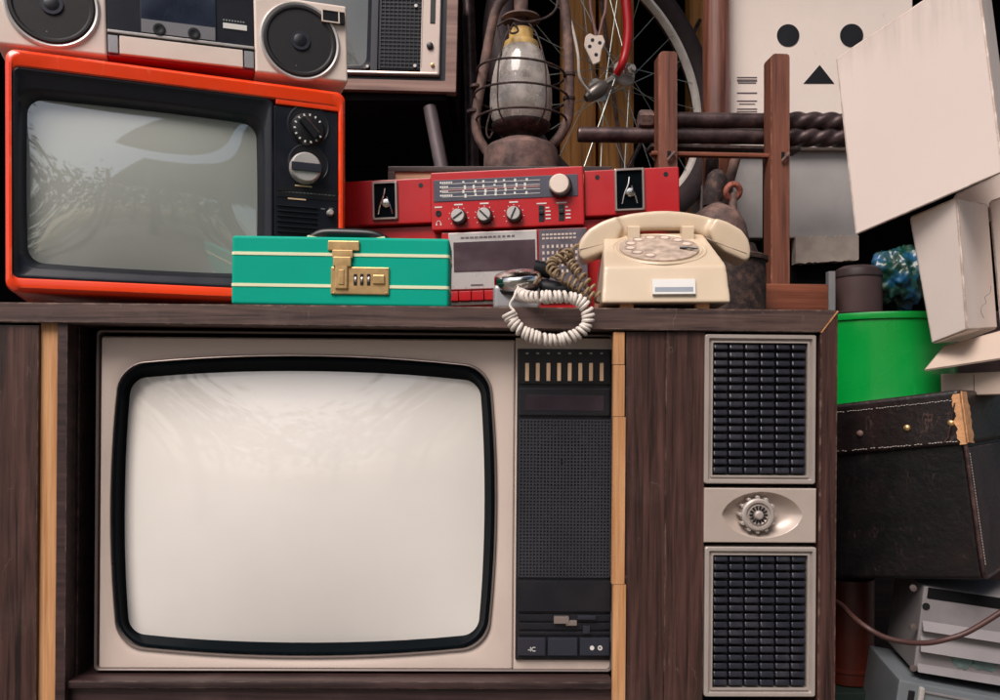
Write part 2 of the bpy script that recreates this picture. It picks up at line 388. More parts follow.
def edge_wear(m, col, radius=.002, amount=.8, scale=45, lo=.38):
    """rubbed edges: where a rounded normal departs from the true one, a patchy second colour shows"""
    nt = m.node_tree; N = nt.nodes; L = nt.links; b = N['Principled BSDF']
    bv = N.new('ShaderNodeBevel'); bv.samples = 4; bv.inputs['Radius'].default_value = radius
    ge = N.new('ShaderNodeNewGeometry')
    dt = N.new('ShaderNodeVectorMath'); dt.operation = 'DOT_PRODUCT'; L.new(bv.outputs[0], dt.inputs[0]); L.new(ge.outputs['Normal'], dt.inputs[1])
    mr = N.new('ShaderNodeMapRange'); mr.inputs['From Min'].default_value = .995; mr.inputs['From Max'].default_value = .90; L.new(dt.outputs['Value'], mr.inputs['Value'])
    tc = N.new('ShaderNodeTexCoord'); n = N.new('ShaderNodeTexNoise'); n.inputs['Scale'].default_value = scale; n.inputs['Detail'].default_value = 7; n.inputs['Roughness'].default_value = .65; L.new(tc.outputs['Object'], n.inputs['Vector'])
    r = N.new('ShaderNodeMapRange'); r.inputs['From Min'].default_value = lo; r.inputs['From Max'].default_value = lo+.2; r.inputs['To Max'].default_value = amount; L.new(n.outputs['Fac'], r.inputs['Value'])
    mu = N.new('ShaderNodeMath'); mu.operation = 'MULTIPLY'; L.new(mr.outputs['Result'], mu.inputs[0]); L.new(r.outputs['Result'], mu.inputs[1])
    old = b.inputs['Base Color'].links[0].from_socket
    mx = N.new('ShaderNodeMix'); mx.data_type = 'RGBA'; mx.inputs['B'].default_value = lin(col)+(1,)
    L.new(mu.outputs[0], mx.inputs['Factor']); L.new(old, mx.inputs['A']); L.new(mx.outputs['Result'], b.inputs['Base Color'])
def scratches(m, col, scale=60, amount=.5, width=.012, seed=0.):
    """thin wandering scuff lines"""
    nt = m.node_tree; N = nt.nodes; L = nt.links; b = N['Principled BSDF']
    tc = N.new('ShaderNodeTexCoord'); mp = N.new('ShaderNodeMapping'); mp.inputs['Location'].default_value = (seed, seed, seed); mp.inputs['Rotation'].default_value = (.3, .7, .5); mp.inputs['Scale'].default_value = (1, 1, .35)
    L.new(tc.outputs['Object'], mp.inputs['Vector'])
    n = N.new('ShaderNodeTexNoise'); n.inputs['Scale'].default_value = scale; n.inputs['Detail'].default_value = 2; L.new(mp.outputs['Vector'], n.inputs['Vector'])
    a = N.new('ShaderNodeMath'); a.operation = 'SUBTRACT'; a.inputs[1].default_value = .5; L.new(n.outputs['Fac'], a.inputs[0])
    ab = N.new('ShaderNodeMath'); ab.operation = 'ABSOLUTE'; L.new(a.outputs[0], ab.inputs[0])
    mr = N.new('ShaderNodeMapRange'); mr.inputs['From Min'].default_value = width; mr.inputs['From Max'].default_value = 0; L.new(ab.outputs[0], mr.inputs['Value'])
    n2 = N.new('ShaderNodeTexNoise'); n2.inputs['Scale'].default_value = scale*.35; n2.inputs['Detail'].default_value = 5; L.new(tc.outputs['Object'], n2.inputs['Vector'])
    r2 = N.new('ShaderNodeMapRange'); r2.inputs['From Min'].default_value = .54; r2.inputs['From Max'].default_value = .66; r2.inputs['To Max'].default_value = amount; L.new(n2.outputs['Fac'], r2.inputs['Value'])
    mu = N.new('ShaderNodeMath'); mu.operation = 'MULTIPLY'; L.new(mr.outputs['Result'], mu.inputs[0]); L.new(r2.outputs['Result'], mu.inputs[1])
    old = b.inputs['Base Color'].links[0].from_socket
    mx = N.new('ShaderNodeMix'); mx.data_type = 'RGBA'; mx.inputs['B'].default_value = lin(col)+(1,)
    L.new(mu.outputs[0], mx.inputs['Factor']); L.new(old, mx.inputs['A']); L.new(mx.outputs['Result'], b.inputs['Base Color'])
for k in ('carton', 'big_carton', 'carton_shaded'): edge_wear(M[k], '#8a7262', .003, .75, 40, .36)
for k in ('walnut_h', 'walnut_v', 'walnut_dark'): edge_wear(M[k], '#a08878', .0022, .7, 60, .46)
edge_wear(M['teal'], '#7fb7a4', .003, .6, 60, .46); edge_wear(M['red'], '#5d1014', .002, .8, 60, .44); edge_wear(M['orange'], '#f58a5e', .003, .5, 50, .46)
edge_wear(M['leather'], '#5f4440', .004, .8, 50, .42); edge_wear(M['leather_lid'], '#6d4c45', .004, .9, 50, .38); edge_wear(M['leather2'], '#6b4b44', .004, .8, 50, .42)
edge_wear(M['redwood'], '#b08468', .003, .6, 50, .45); edge_wear(M['redwood_h'], '#b08468', .003, .6, 50, .45); edge_wear(M['champagne'], '#7d7069', .0015, .6, 60, .46)
scratches(M['leather'], '#6b5450', 110, .2, .03, 2); scratches(M['leather_lid'], '#7a5a52', 110, .4, .04, 5); scratches(M['walnut_v'], '#8d766e', 55, .35, .009, 1); scratches(M['walnut_h'], '#9a8880', 50, .45, .010, 3)
scratches(M['red'], '#8d1218', 30, .5, .010, 4); scratches(M['orange'], '#ffab86', 22, .4, .007, 7); scratches(M['green'], '#4bc283', 20, .5, .008, 9); scratches(M['carton'], '#b8a596', 40, .35, .008, 3)
# ================================================================ SETTING
f = MB(); f.box(-14, 14, -16, 14, -.1, 0, b=0).build('ground', M['floor'])['kind'] = 'structure'
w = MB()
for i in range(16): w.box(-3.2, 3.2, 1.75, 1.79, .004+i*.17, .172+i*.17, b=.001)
tag(w.build('back_wall', M['shade_black']), 'board wall coloured near-black for the deep shade behind all the junk', 'wall')

# ================================================================ CONSOLE TELEVISION
K = pose((-90,301.2), (838,310), (-90,842), -.002, .018)
def rect(F, x0, y0, x1, y1, y=0.):
    a = F.loc(x0, y0, y); c = F.loc(x1, y1, y)
    return a[0], c[0], c[1], a[1]                       # xa, xb, za, zb
def fbox(mb, F, x0, y0, x1, y1, ya, yb, b=.0015, seg=2, at_y=None):
    xa, xb, za, zb = rect(F, x0, y0, x1, y1, ya if at_y is None else at_y)
    return mb.box(xa, xb, ya, yb, za, zb, b, seg)
con = thing('console_television', 'wide walnut console television with big pale screen and two black louvred speakers', 'television', K)
L = K.loc
DEP = .48; YF = .045
poly = [L(-90,301.2), L(838,310), L(820.5,332.5), L(-90,321)]
MB().prism(poly, 0, DEP, b=.0012).build('top_board', M['walnut_h'], con)
poly = [L(838.4,311.2), (L(838.4,311.2)[0], .0), (L(820.8,333)[0], .0), L(820.8,333.6)]
MB().prism(poly, .0005, DEP, b=.0012).build('side_board', M['walnut_v'], con)
a = L(837.5,310.6); c = L(820.6,332.4)
MB().prism([a, (a[0]+.0012, a[1]-.0012), (c[0]+.0012, c[1]-.0009), c], -.0007, .002).build('mitre_seam', M['pine'], con)
xl = L(-90,400)[0]; xr = L(820,400)[0]
MB().box(xl, xr, .30, .31, .03, L(0,330)[1], 0).build('inner_back', M['black_in'], con)
MB().box(xl, xl+.02, .012, DEP, 0, L(-90,322)[1], .001).build('side_board', M['walnut_v'], con)
m = MB(); fbox(m, K, -72, 324, 35, 800, .006, .028, .002); dr = m.build('sliding_door', M['walnut_v'], con)
m = MB(); fbox(m, K, 40.5, 322.5, 56, 800, .012, .030, .0015); m.build('edge_strip', M['pine'], con)
m = MB(); fbox(m, K, 57.5, 322, 64, 800, .006, .032, .001); fbox(m, K, 58, 322, 66, 800, .034, .12, .001, at_y=.006)
m.build('inner_stile', M['walnut_dark'], con)
m = MB()
for ya_, yb_ in ((332,364.6),(365,416.6),(417,584.6),(585,800)): fbox(m, K, 613.5, ya_, 624.5, yb_, .004, .016, .0006)
m.build('edge_strip', M['pine'], con)
m = MB(); fbox(m, K, 626, 331.5, 663, 800, .008, .03, .0015); m.build('front_panel', M['walnut_v'], con)
m = MB(); fbox(m, K, 666.5, 331.5, 702, 800, .006, .03, .0015); m.build('front_panel', M['walnut_v'], con)
m = MB(); fbox(m, K, 66, 681, 613, 690, .012, .10, .003); fbox(m, K, 66, 690.5, 613, 770, .02, .05, .002, at_y=.012); m.build('bottom_rail', M['walnut_dark'], con)
m = MB(); m.box(L(66,500)[0], L(613,500)[0], .105, .115, L(0,700)[1], L(0,326)[1], 0); m.build('inner_panel', M['black_in'], con)

# picture section
def S(d): return d*(D+YF)/FL
cx, cz = K.loc(304, 506.5, YF)
ox, oz = K.loc(307.7, 503.7, YF)
outer = lambda y, e=0: rr(ox, oz, S(207.5)-e, S(166.5)-e, .004, y=y)
bz = lambda y, e=0: rr(cx, cz, S(183)-e, S(139.5)-e, S(24), .045, .075, y)
m = MB().loops([outer(YF+.05), outer(YF+.002), outer(YF, .002), bz(YF, -.012), bz(YF+.003, -.004), bz(YF+.012, -.001)])
m.build('face_plate', M['champagne'], con)
# thin raised frame round the whole plate
gx, gz = K.loc(356, 501.5, YF); gl = lambda y, e: rr(gx, gz, S(259.5)-e, S(170.5)-e, .006, y=y)
m = MB().loops([gl(YF+.03, 0), gl(YF-.003, 0), gl(YF-.004, .0012), gl(YF-.003, .0032), gl(YF+.03, .0036)]); m.build('face_trim', M['trim_dark'], con)
m = MB().loops([bz(YF+.004, -.0036), bz(YF-.0012, -.003), bz(YF-.0016, -.0018), bz(YF+.004, -.0006)]); m.build('screen_trim', M['trim'], con)
sx_, sz_ = K.loc(305, 507, YF+.02)
sc = lambda y, e=0: rr(sx_, sz_, S(178)-e, S(130)-e, S(15), .033, .072, y)
be = MB().loops([bz(YF+.006), bz(YF+.0005, .0012), bz(YF+.001, .004), sc(YF+.018, -.001), sc(YF+.03, .004)]).build('screen_bezel', M['bezel'], con)

def screen_mat(name, col, rough=.06, ior=1.6, var=.05, dust=.15, bodyrough=.9):
    m = mat(name, col, bodyrough, var=var, scale=5, coat=1., spec=.2, croc=rough, dirt=dust, dirtcol='#cfc6ba')
    b = m.node_tree.nodes['Principled BSDF']; b.inputs['Coat IOR'].default_value = ior
    return m
M['screen'] = screen_mat('pale_grey_picture_tube', '#e6e1db', .04, 1.85)  # near-white base also stands in for glare on the glass
M['screen2'] = screen_mat('green_grey_picture_tube', '#a6aaa3', .035, 2.4)
M['screen3'] = screen_mat('smoky_picture_tube', '#5f625f', .05, 1.8)
l0 = sc(YF+.022, -.002); dome(MB(), l0, sx_, sz_, YF+.022, .024, 18).build('screen', M['screen'], con, ang=80, weighted=False)

# control column
m = MB(); fbox(m, K, 515.6, 337.5, 613, 670, YF+.001, YF+.04, .002); m.build('control_plate', M['champagne'], con)
cp = MB(); fbox(cp, K, 517.5, 348.5, 611.5, 660.5, YF-.003, YF+.02, .002); cp = cp.build('control_panel', M['ctrl'], con)
y0 = YF-.003
m = MB(); fbox(m, K, 518.5, 350, 610.5, 384.5, y0-.003, y0+.001, .001); m.build('tuner_bank', M['black'], cp)
m = MB(); d = MB()
for i in range(8):
    x = 527.2+i*10.65
    fbox(m, K, x-1.8, 363, x+1.8, 381, y0-.005, y0-.002, .0006)
    fbox(d, K, x-1.3, 352.5, x+1.3, 354.2, y0-.0036, y0-.002, 0)
m.build('tuner_slider', M['slot'], cp); d.build('number_mark', M['spoke'], cp)
m = MB(); fbox(m, K, 519, 388, 610, 416, y0-.004, y0+.001, .0015); pv = m.build('dial_window', M['ctrl'], cp)
m = MB(); fbox(m, K, 526, 395, 604, 411, y0-.0046, y0-.003, .0006); m.build('smoked_insert', mat('smoked_brown_window', '#332a33', .15, coat=.4, dirt=.3, dirtcol='#665a60'), cp)
def grid(F, x0, y0p, x1, y1p, nx, nz, y, t, depth=.0012, round_at=None):
    m = MB(); xa, xb, za, zb = rect(F, x0, y0p, x1, y1p, y)
    for i in range(nx+1):
        x = xa+(xb-xa)*i/nx; m.box(x-t/2, x+t/2, y, y+depth, za, zb, 0)
    for i in range(nz+1):
        z = za+(zb-za)*i/nz; m.box(xa, xb, y+.0002, y+depth, z-t/2, z+t/2, 0)
    return m
grid(K, 520, 420, 609.5, 577, 27, 47, y0-.003, .0018).build('speaker_mesh', M['mesh'], cp)
m = MB(); fbox(m, K, 519, 419, 610.5, 578, y0-.0014, y0+.001, 0); m.build('mesh_backing', M['backing'], cp)
c = K.loc(562, 462, y0); m = MB(); m.lathe([(.036,0),(.036,.0004),(.03,.0008),(.012,.0006),(0,.0012)], (c[0], y0-.0018, c[1]), (0,-1,0), 36); m.build('speaker_cone', M['black_in'], cp)
m = MB(); fbox(m, K, 518.5, 581, 610.5, 612, y0-.005, y0+.001, .0012); m.build('control_flap', M['ctrl'], cp)
m = MB()
for ya, yb in ((614.5,621.5),(623,630),(631.5,635.5)): fbox(m, K, 519, ya, 610, yb, y0-.003, y0+.001, .0012)
m.build('slider_track', M['ctrl'], cp)
m = MB(); fbox(m, K, 554, 617, 569, 624, y0-.009, y0-.002, .001); fbox(m, K, 566, 621, 577, 626, y0-.008, y0-.002, .001); m.build('slider_knob', M['trim'], cp)
m = MB(); fbox(m, K, 578, 616, 596, 620, y0-.008, y0-.002, .001); fbox(m, K, 583, 626, 590, 634, y0-.006, y0-.002, .0008); m.build('slider_knob', M['ctrl2'], cp)
for x0, x1, s in ((518,545.5,'-IC'),(548,577.5,''),(580,609.5,'O')):
    m = MB(); fbox(m, K, x0, 638.5, x1, 656, y0-.007, y0+.001, .0014); b = m.build('push_button', M['ctrl2'], cp)
    if s == '-IC':
        p = K.loc(531.5, 648, y0); text(b, s, .0085, p[0], y0-.0073, p[1], M['mark'])
    elif s == 'O':
        p = K.loc(592, 648, y0-.007); m = MB(); m.lathe([(0,0),(.0030,0),(.0030,.0006),(0,.0006)], (p[0], y0-.007, p[1]), (0,-1,0), 20)
        q = K.loc(600, 648, y0-.007); m.lathe([(.0032,0),(.0032,.0006),(.0019,.0006),(.0019,0)], (q[0], y0-.007, q[1]), (0,-1,0), 20)
        m.build('symbol', M['mark'], b)

# speaker frames with louvres
def speaker_frame(x0, y0p, x1, y1p, rows):
    ya = .004; s = (D+ya)/FL
    p = K.loc((x0+x1)/2, (y0p+y1p)/2, ya); hw = (x1-x0)/2*s; hh = (y1p-y0p)/2*s
    lp = lambda y, e: rr(p[0], p[1], hw-e, hh-e, max(.0012, .003-e*.3), y=y, k=3, m=2)
    fr = MB().loops([lp(.03,0), lp(ya,0), lp(ya-.0015,.0012), lp(ya-.0015,.0050), lp(ya+.003,.0060), lp(ya+.003,.0082), lp(ya+.0005,.0087), lp(ya+.0005,.0108), lp(ya+.02,.0113)]).build('speaker_frame', M['frame_metal'], con)
    e = .0116
    MB().box(p[0]-hw+e, p[0]+hw-e, ya+.012, ya+.02, p[1]-hh+e, p[1]+hh-e, 0).build('grille_backing', M['black'], fr)
    g = MB(); W = 2*(hw-e)/6; H = 2*(hh-e)/rows
    for r in range(rows):
        for c in range(6):
            xa = p[0]-hw+e+c*W+.0010; xb = xa+W-.0020; zb = p[1]+hh-e-r*H-.0008; zt = zb; zl = zb-H+.0012
            j = random.uniform(-.0004, .0004)
            # a fat rounded pad, leaning so that its upper face looks up
            tl = Matrix.Translation(((xa+xb)/2, ya+.0062, (zt+zl)/2)) @ Matrix.Rotation(math.radians(-20+random.uniform(-2,2)), 4, 'X')
            hz_ = (zt-zl)*.41; g.box(-(xb-xa)/2, (xb-xa)/2, -.0042+j, .004, -hz_, hz_, .0022, 3, tl)
    g.build('speaker_grille', M['louver'], fr, ang=50)
speaker_frame(703.5, 333.5, 817, 485, 16)
speaker_frame(703.5, 546, 817, 698, 16)
# dial plate with an eye-shaped hollow
ya = .003; s = (D+ya)/FL; p = K.loc(760.2, 515.5, ya); hw = 57*s; hh = 27.5*s; n = 64
e = K.loc(762, 515, ya)
def rl(y, ins):
    out = []
    for i in range(n):
        a = 2*PI*i/n; c_, s_ = math.cos(a), math.sin(a); t = min((hw-ins)/max(abs(c_),1e-6), (hh-ins)/max(abs(s_),1e-6))
        out.append((p[0]+c_*t, y, p[1]+s_*t))
    for sx_c in (-1,1):
        for sz_c in (-1,1):
            P_ = (p[0]+sx_c*(hw-ins), y, p[1]+sz_c*(hh-ins)); j_ = min(range(n), key=lambda i: (out[i][0]-P_[0])**2+(out[i][2]-P_[2])**2); out[j_] = P_
    return out
def eye(y, f):
    out = []
    for i in range(n):
        a = 2*PI*i/n; c_, s_ = math.cos(a), math.sin(a)
        out.append((e[0]+40.5*s*f*c_*(1-.06*abs(s_)), y, e[1]+23*s*f*math.copysign(abs(s_)**1.12, s_)))
    return out
dp = MB().loops([rl(.03,0), rl(ya,0), rl(ya-.001,.001), eye(ya-.001,1.03), eye(ya,1), eye(ya+.006,.9), eye(ya+.012,.72), eye(ya+.015,.45)], fill1=True).build('dial_plate', M['plate'], con)
k0 = K.loc(759.5, 515.5, ya-.008); kO = (k0[0], ya+.016, k0[1])
kn = MB().lathe([(.0205,0),(.0205,.012),(.0215,.015),(.0215,.019),(.0195,.021),(.0165,.021),(.0155,.018),(.0135,.018),(.0125,.0205),(.0105,.019),(.006,.019),(.0058,.0235),(.004,.0255),(0,.026)], kO, (0,-1,0), 48).build('tuning_knob', M['frame_metal'], dp)
m = MB()
for i in range(12):
    a = 2*PI*i/12; r = .0225; m.cyl((kO[0]+r*math.cos(a), kO[1]-.001, kO[2]+r*math.sin(a)), (kO[0]+r*math.cos(a), kO[1]-.0185, kO[2]+r*math.sin(a)), .0026, seg=10)
m.build('knob_rib', M['frame_metal'], kn)
m = MB()
for i in range(14):
    a = 2*PI*i/14; mm = Matrix.Translation((kO[0], kO[1]-.0186, kO[2])) @ Matrix.Rotation(-a, 4, 'Y')
    m.box(.0068, .0122, -.0022, .0006, -.0011, .0011, .0003, 1, mm)
m.build('knob_slot', M['black'], kn)

def topz(x, y=0):                                     # height of the console's top at world x, y
    t = K.O + K.ez*L(-90,301.2)[1]
    nrm = K.ez
    return t.z - (nrm.x*(x-t.x)+nrm.y*(y-t.y))/nrm.z

# ================================================================ ORANGE TELEVISION
V = pose((3.5,45.5), (346.5,91.5), (0,291), .03, .20)
tv = thing('orange_television', 'glossy orange-red portable television with grey screen and two dials', 'television', V)
c = [V.loc(*q) for q in ((3.5,45.5),(346.5,91.5))]
Wv = (V.P(346.5,91.5)-V.P(3.5,45.5)).x; Hv = V.loc(3.5,45.5)[1]
z0v = 0.
ocx, ocz = Wv/2+V.loc(3.5,45.5)[0], Hv/2
x0v = V.loc(3.5,45.5)[0]
ol = lambda y, e=0: rr(ocx, ocz, Wv/2-e, Hv/2-e, .014, y=y)
zt1 = V.loc(100,76)[1]; zb1 = V.loc(100,281.5)[1]; xL1 = V.loc(11.5,150)[0]; xR1 = V.loc(339,160)[0]
il = lambda y, e=0: rr((xL1+xR1)/2, (zt1+zb1)/2, (xR1-xL1)/2-e, (zt1-zb1)/2-e, .010, y=y)
bk = lambda y, f: scaled(ol(y), ocx, ocz, f, y)
MB().loops([bk(.30,.72), bk(.28,.78), bk(.16,.985), ol(.14), ol(.012), ol(.004,.0015), ol(0,.006), ol(.0,.009), il(.001,-.002), il(.003), il(.02)], fill0=True).build('case', M['orange'], tv)
# orange strip above the control panel
m = MB(); a = V.loc(277,100); b2 = V.loc(339,107.5); m.box(V.loc(276,150)[0], xR1+.001, .002, .02, V.loc(308,107)[1], zt1+.001, .002); m.build('top_strip', M['orange'], tv)
xs = V.loc(273.5,180)[0]
b1 = lambda y, e=0: rr((xL1+xs)/2, (zt1+zb1)/2, (xs-xL1)/2-e, (zt1-zb1)/2-e, .010, y=y)
sxl, sxr = V.loc(24.5,180)[0], V.loc(258.5,190)[0]; szt = (V.loc(30,92)[1]+V.loc(250,118)[1])/2; szb = (V.loc(30,260)[1]+V.loc(240,271)[1])/2
scx, scz, shw, shh = (sxl+sxr)/2, (szt+szb)/2, (sxr-sxl)/2, (szt-szb)/2
s2 = lambda y, e=0: rr(scx, scz, shw-e, shh-e, .020, .012, .02, y)
MB().loops([b1(.02), b1(.004), b1(.003,.001), b1(.003,.003), b1(.006,.006), s2(.009,-.010), s2(.012,-.006), s2(.026,-.001), s2(.034,.004)]).build('screen_bezel', M['navy'], tv)
dome(MB(), s2(.029,-.001), scx, scz, .029, .018, 12).build('screen', M['screen2'], tv, ang=80, weighted=False)
pb = MB(); pb.box(xs+.001, xR1-.0005, .005, .03, zb1, V.loc(308,108)[1], .002); cpo = pb.build('control_panel', M['navy'], tv)
def dialwell(px, py, rpx):
    q = V.loc(px, py, .005); r = rpx*1.3/FL
    MB().lathe([(r*1.13,0),(r*1.13,.0012),(r*1.06,.0016),(r*1.0,.0004)], (q[0], .005, q[1]), (0,-1,0), 40).build('dial_rim', M['navy'], cpo)
    MB().lathe([(0,.0006),(r,.0006),(r,0),(0,0)], (q[0], .0048, q[1]), (0,-1,0), 40).build('dial_well', M['black'], cpo)
    return q, r
q, r = dialwell(308.5, 125.5, 18.5)
o2 = V.loc(309, 127.5, -.006)
ch = MB().lathe([(r*.9,0),(r*.86,.003),(r*.78,.006),(r*.5,.0075),(0,.0075)], (o2[0], .0042, o2[1]), (0,-1,0), 40).build('channel_dial', M['black'], tv)
m = MB()
for i in range(13):
    a = math.radians(35+i*24.5)
    mm = Matrix.Translation((o2[0], -.0018, o2[1])) @ Matrix.Rotation(-a, 4, 'Y')
    m.box(r*.60, r*.78, -.0006, .001, -.0012, .0012, .0002, 1, mm)
m.build('channel_number', M['mark'], ch)
mm = Matrix.Translation((o2[0], -.006, o2[1])) @ Matrix.Rotation(math.radians(48), 4, 'Y')
m = MB(); m.box(-r*.62, r*.62, -.004, .004, -r*.17, r*.17, .002, 2, mm); m.build('dial_grip', M['black'], ch)
m = MB(); m.box(-r*.55, -.001, -.0045, -.002, r*.2, r*.27, .0003, 1, mm); m.box(.001, r*.5, -.0045, -.002, r*.2, r*.27, .0003, 1, mm); m.build('dial_pointer', M['chrome'], ch)
q, r = dialwell(308.5, 164, 18)
o3 = V.loc(306.5, 166.5, -.010)
kb = MB().lathe([(r*.86,0),(r*.84,.008),(r*.8,.012),(r*.74,.0135),(0,.014)], (o3[0], .0042, o3[1]), (0,-1,0), 44).build('tuning_dial', M['silver'], tv)
MB().box(o3[0]-r*.8, o3[0]+r*.8, -.0125, -.0085, o3[1]-r*.24, o3[1]+r*.2, .001).build('dial_grip', M['ctrl2'], kb)
m = MB()
for x0, y0p, x1, y1p in ((295,184.5,312,187.5),(288,197.5,306,200.5)): fbox(m, V, x0, y0p, x1, y1p, .0035, .0055, .0005)
m.build('model_badge', M['slot'], cpo)
m = MB(); x = 281.
while x < 336:
    wd = random.choice((1.4, 2.2, 3.0)); fbox(m, V, x, 191.3+(x-281)*.045, x+wd, 193.6+(x-281)*.045, .0046, .0052, 0); x += wd+1.0
m.build('panel_lettering', M['spoke'], cpo)
m = MB(); fbox(m, V, 277, 190.0, 339, 190.6, .0043, .0055, 0); fbox(m, V, 277, 196, 339, 196.5, .0043, .0055, 0); m.build('panel_line', M['black'], cpo)
m = MB()
for i in range(11): fbox(m, V, 277.5, 205+i*5.2, 318, 207.6+i*5.2, .002, .0056, .0008)
m.build('vent_slats', M['ctrl'], cpo)
q = V.loc(330.5, 212.5, .0); MB().lathe([(.0052,0),(.0050,.006),(.0035,.008),(0,.0082)], (q[0], .005, q[1]), (0,-1,0), 20).build('power_knob', M['silver'], cpo)
m = MB(); fbox(m, V, 321, 208, 325, 209.5, .0046, .0052, 0); fbox(m, V, 329, 207.5, 333.5, 209, .0046, .0052, 0); m.build('panel_lettering', M['spoke'], cpo)

# ================================================================ BOOMBOX on the orange television
B = pose((-5,-44), (347,6), (-5,43.6), .045, .212)
bb = thing('boombox', 'cream and dark blue cassette radio with two round speakers lying along the orange television', 'cassette player', B)
WB = B.loc(347,30)[0]; HB = B.loc(347,6)[1]
x1, x2 = B.loc(106.5,30)[0], B.loc(254.5,40)[0]
def shell(xa, xb): return MB().box(xa, xb, 0, .095, .0005, HB, .004, 3)
shell(0, x1).build('speaker_housing', M['beige'], bb); shell(x2, WB).build('speaker_housing', M['beige'], bb)
MB().box(x1+.0005, x2-.0005, .008, .09, .004, HB, .001).build('body', M['beige'], bb)
def driver(px, py, r):
    q = B.loc(px, py)
    rg = MB().lathe([(r*1.04,0),(r*1.04,.002),(r*1.0,.004),(r*.95,.003),(r*.93,0)], (q[0], -.0002, q[1]), (0,-1,0), 56).build('speaker_ring', M['silver'], bb)
    MB().lathe([(r*.95,.0035),(r*.91,.0055),(r*.86,.0055),(r*.80,.0028),(r*.74,.0030),(r*.60,.0022),(r*.585,.0028),(r*.57,.0021),(r*.3,.0010),(r*.24,.0008),(0,.0008)], (q[0], .0, q[1]), (0,-1,0), 56).build('speaker_cone', M['cone'], rg)
    MB().lathe([(r*.27,.0008),(r*.26,.0030),(r*.2,.0052),(r*.1,.0066),(0,.007)], (q[0], .0, q[1]), (0,-1,0), 32).build('dust_cap', M['ctrl'], rg)
    m = MB(); m.lathe([(r*.24,.0048),(r*.25,.0048),(r*.25,.0056),(r*.24,.0056)], (q[0], 0, q[1]), (0,-1,0), 32); m.build('cap_ring', M['ctrl2'], rg)
    a_ = -1.75; MB().lathe([(.0016,0),(.0012,.0012),(0,.0015)], (q[0]+r*.68*math.cos(a_), -.0022, q[1]+r*.68*math.sin(a_)), (0,-1,0), 10).build('screw', M['trim'], rg)
    # the opening behind the cone
rv = 37.5*1.30/FL
driver(300, 41.5, rv); driver(52, 5, rv)
m = MB(); fbox(m, B, 321.5, 8.5, 345, 24.5, -.006, .0, .0012); bd = m.build('corner_badge', M['black'], bb)
m = MB(); a = rect(B, 321.5, 8.5, 345, 24.5, -.006)
for q in ((a[0], a[1], a[3]-.0018, a[3]), (a[0], a[1]-.008, a[2], a[2]+.0018), (a[0], a[0]+.0018, a[2], a[3]), (a[1]-.010, a[1]-.0082, a[2], a[3])): m.box(q[0], q[1], -.0075, -.005, q[2], q[3], .0004)
m.build('badge_border', M['beige'], bd)
def brow(px):  # boombox rows slope with perspective: local z of the deck's lower edge
    return B.loc(px, 29+(px-107)*.155)[1]
zd = (B.loc(112,29.8)[1]+B.loc(250,50.5)[1])/2
dk = MB().box(x1+.001, x2-.001, .002, .03, zd+.003, HB-.001, .001).build('cassette_deck', M['navy'], bb)
MB().box(x1+.001, x2-.001, -.001, .02, zd-.0005, zd+.0035, .001).build('deck_trim', M['silver'], dk)
MB().box(x1+.001, x2-.001, .001, .02, zd-.0035, zd-.001, .0005).build('deck_gap', M['black'], dk)
xa = B.loc(140.5,20)[0]; xb = B.loc(216,30)[0]
MB().box(xa, xb, -.0005, .003, zd+.0045, HB-.004, .001).build('cassette_window', mat('smoky_cassette_window', '#1c2331', .12, coat=.6, dirt=.4, dirtcol='#4a5366'), dk)
MB().box(xa+.001, xb-.001, -.0011, .0, zd+.005, zd+.024, .0005).build('cassette', mat('grey_cassette_shell', '#77767a', .4, var=.1), dk)
for t in (.24,.70):
    m = MB(); m.lathe([(.0085,0),(.0085,.0012),(.006,.0016),(.004,.001),(0,.001)], (xa+(xb-xa)*t, -.001, zd+.0115), (0,-1,0), 28); m.build('tape_reel', M['black'], dk)
m = MB(); q = rect(B, 223, 20, 247, 27, .0); m.box(q[0], q[1], .0008, .003, zd+.026, zd+.034, .0004); m.build('deck_label', M['mark'], dk)
m = MB()
for i in range(8): m.box(q[0]+i*.004, q[0]+i*.004+.0024, .0012, .003, zd+.037, zd+.0395, 0)
m.build('deck_lettering', M['spoke'], dk)
m = MB(); q2 = B.loc(168,5)
for i in range(9): m.box(q2[0]+i*.0045, q2[0]+i*.0045+.003, -.0009, .001, zd+.062, zd+.065, 0)
m.build('deck_lettering', M['mark'], dk)
xa = B.loc(119.5,40)[0]; xb = B.loc(243,60)[0]
MB().box(xa, xb, -.002, .02, .005, zd-.004, .0015).build('key_cover', M['beige'], bb)
for xx, xy in ((x1+.0015, xa-.002), (xb+.002, x2-.0015)):
    MB().box(xx, xy, .0, .02, .006, zd-.004, .001).build('end_block', M['grey_metal'], bb)
MB().box(x1+.001, x2-.001, .004, .06, .0015, .0055, .0008).build('foot_strip', M['red'], bb)
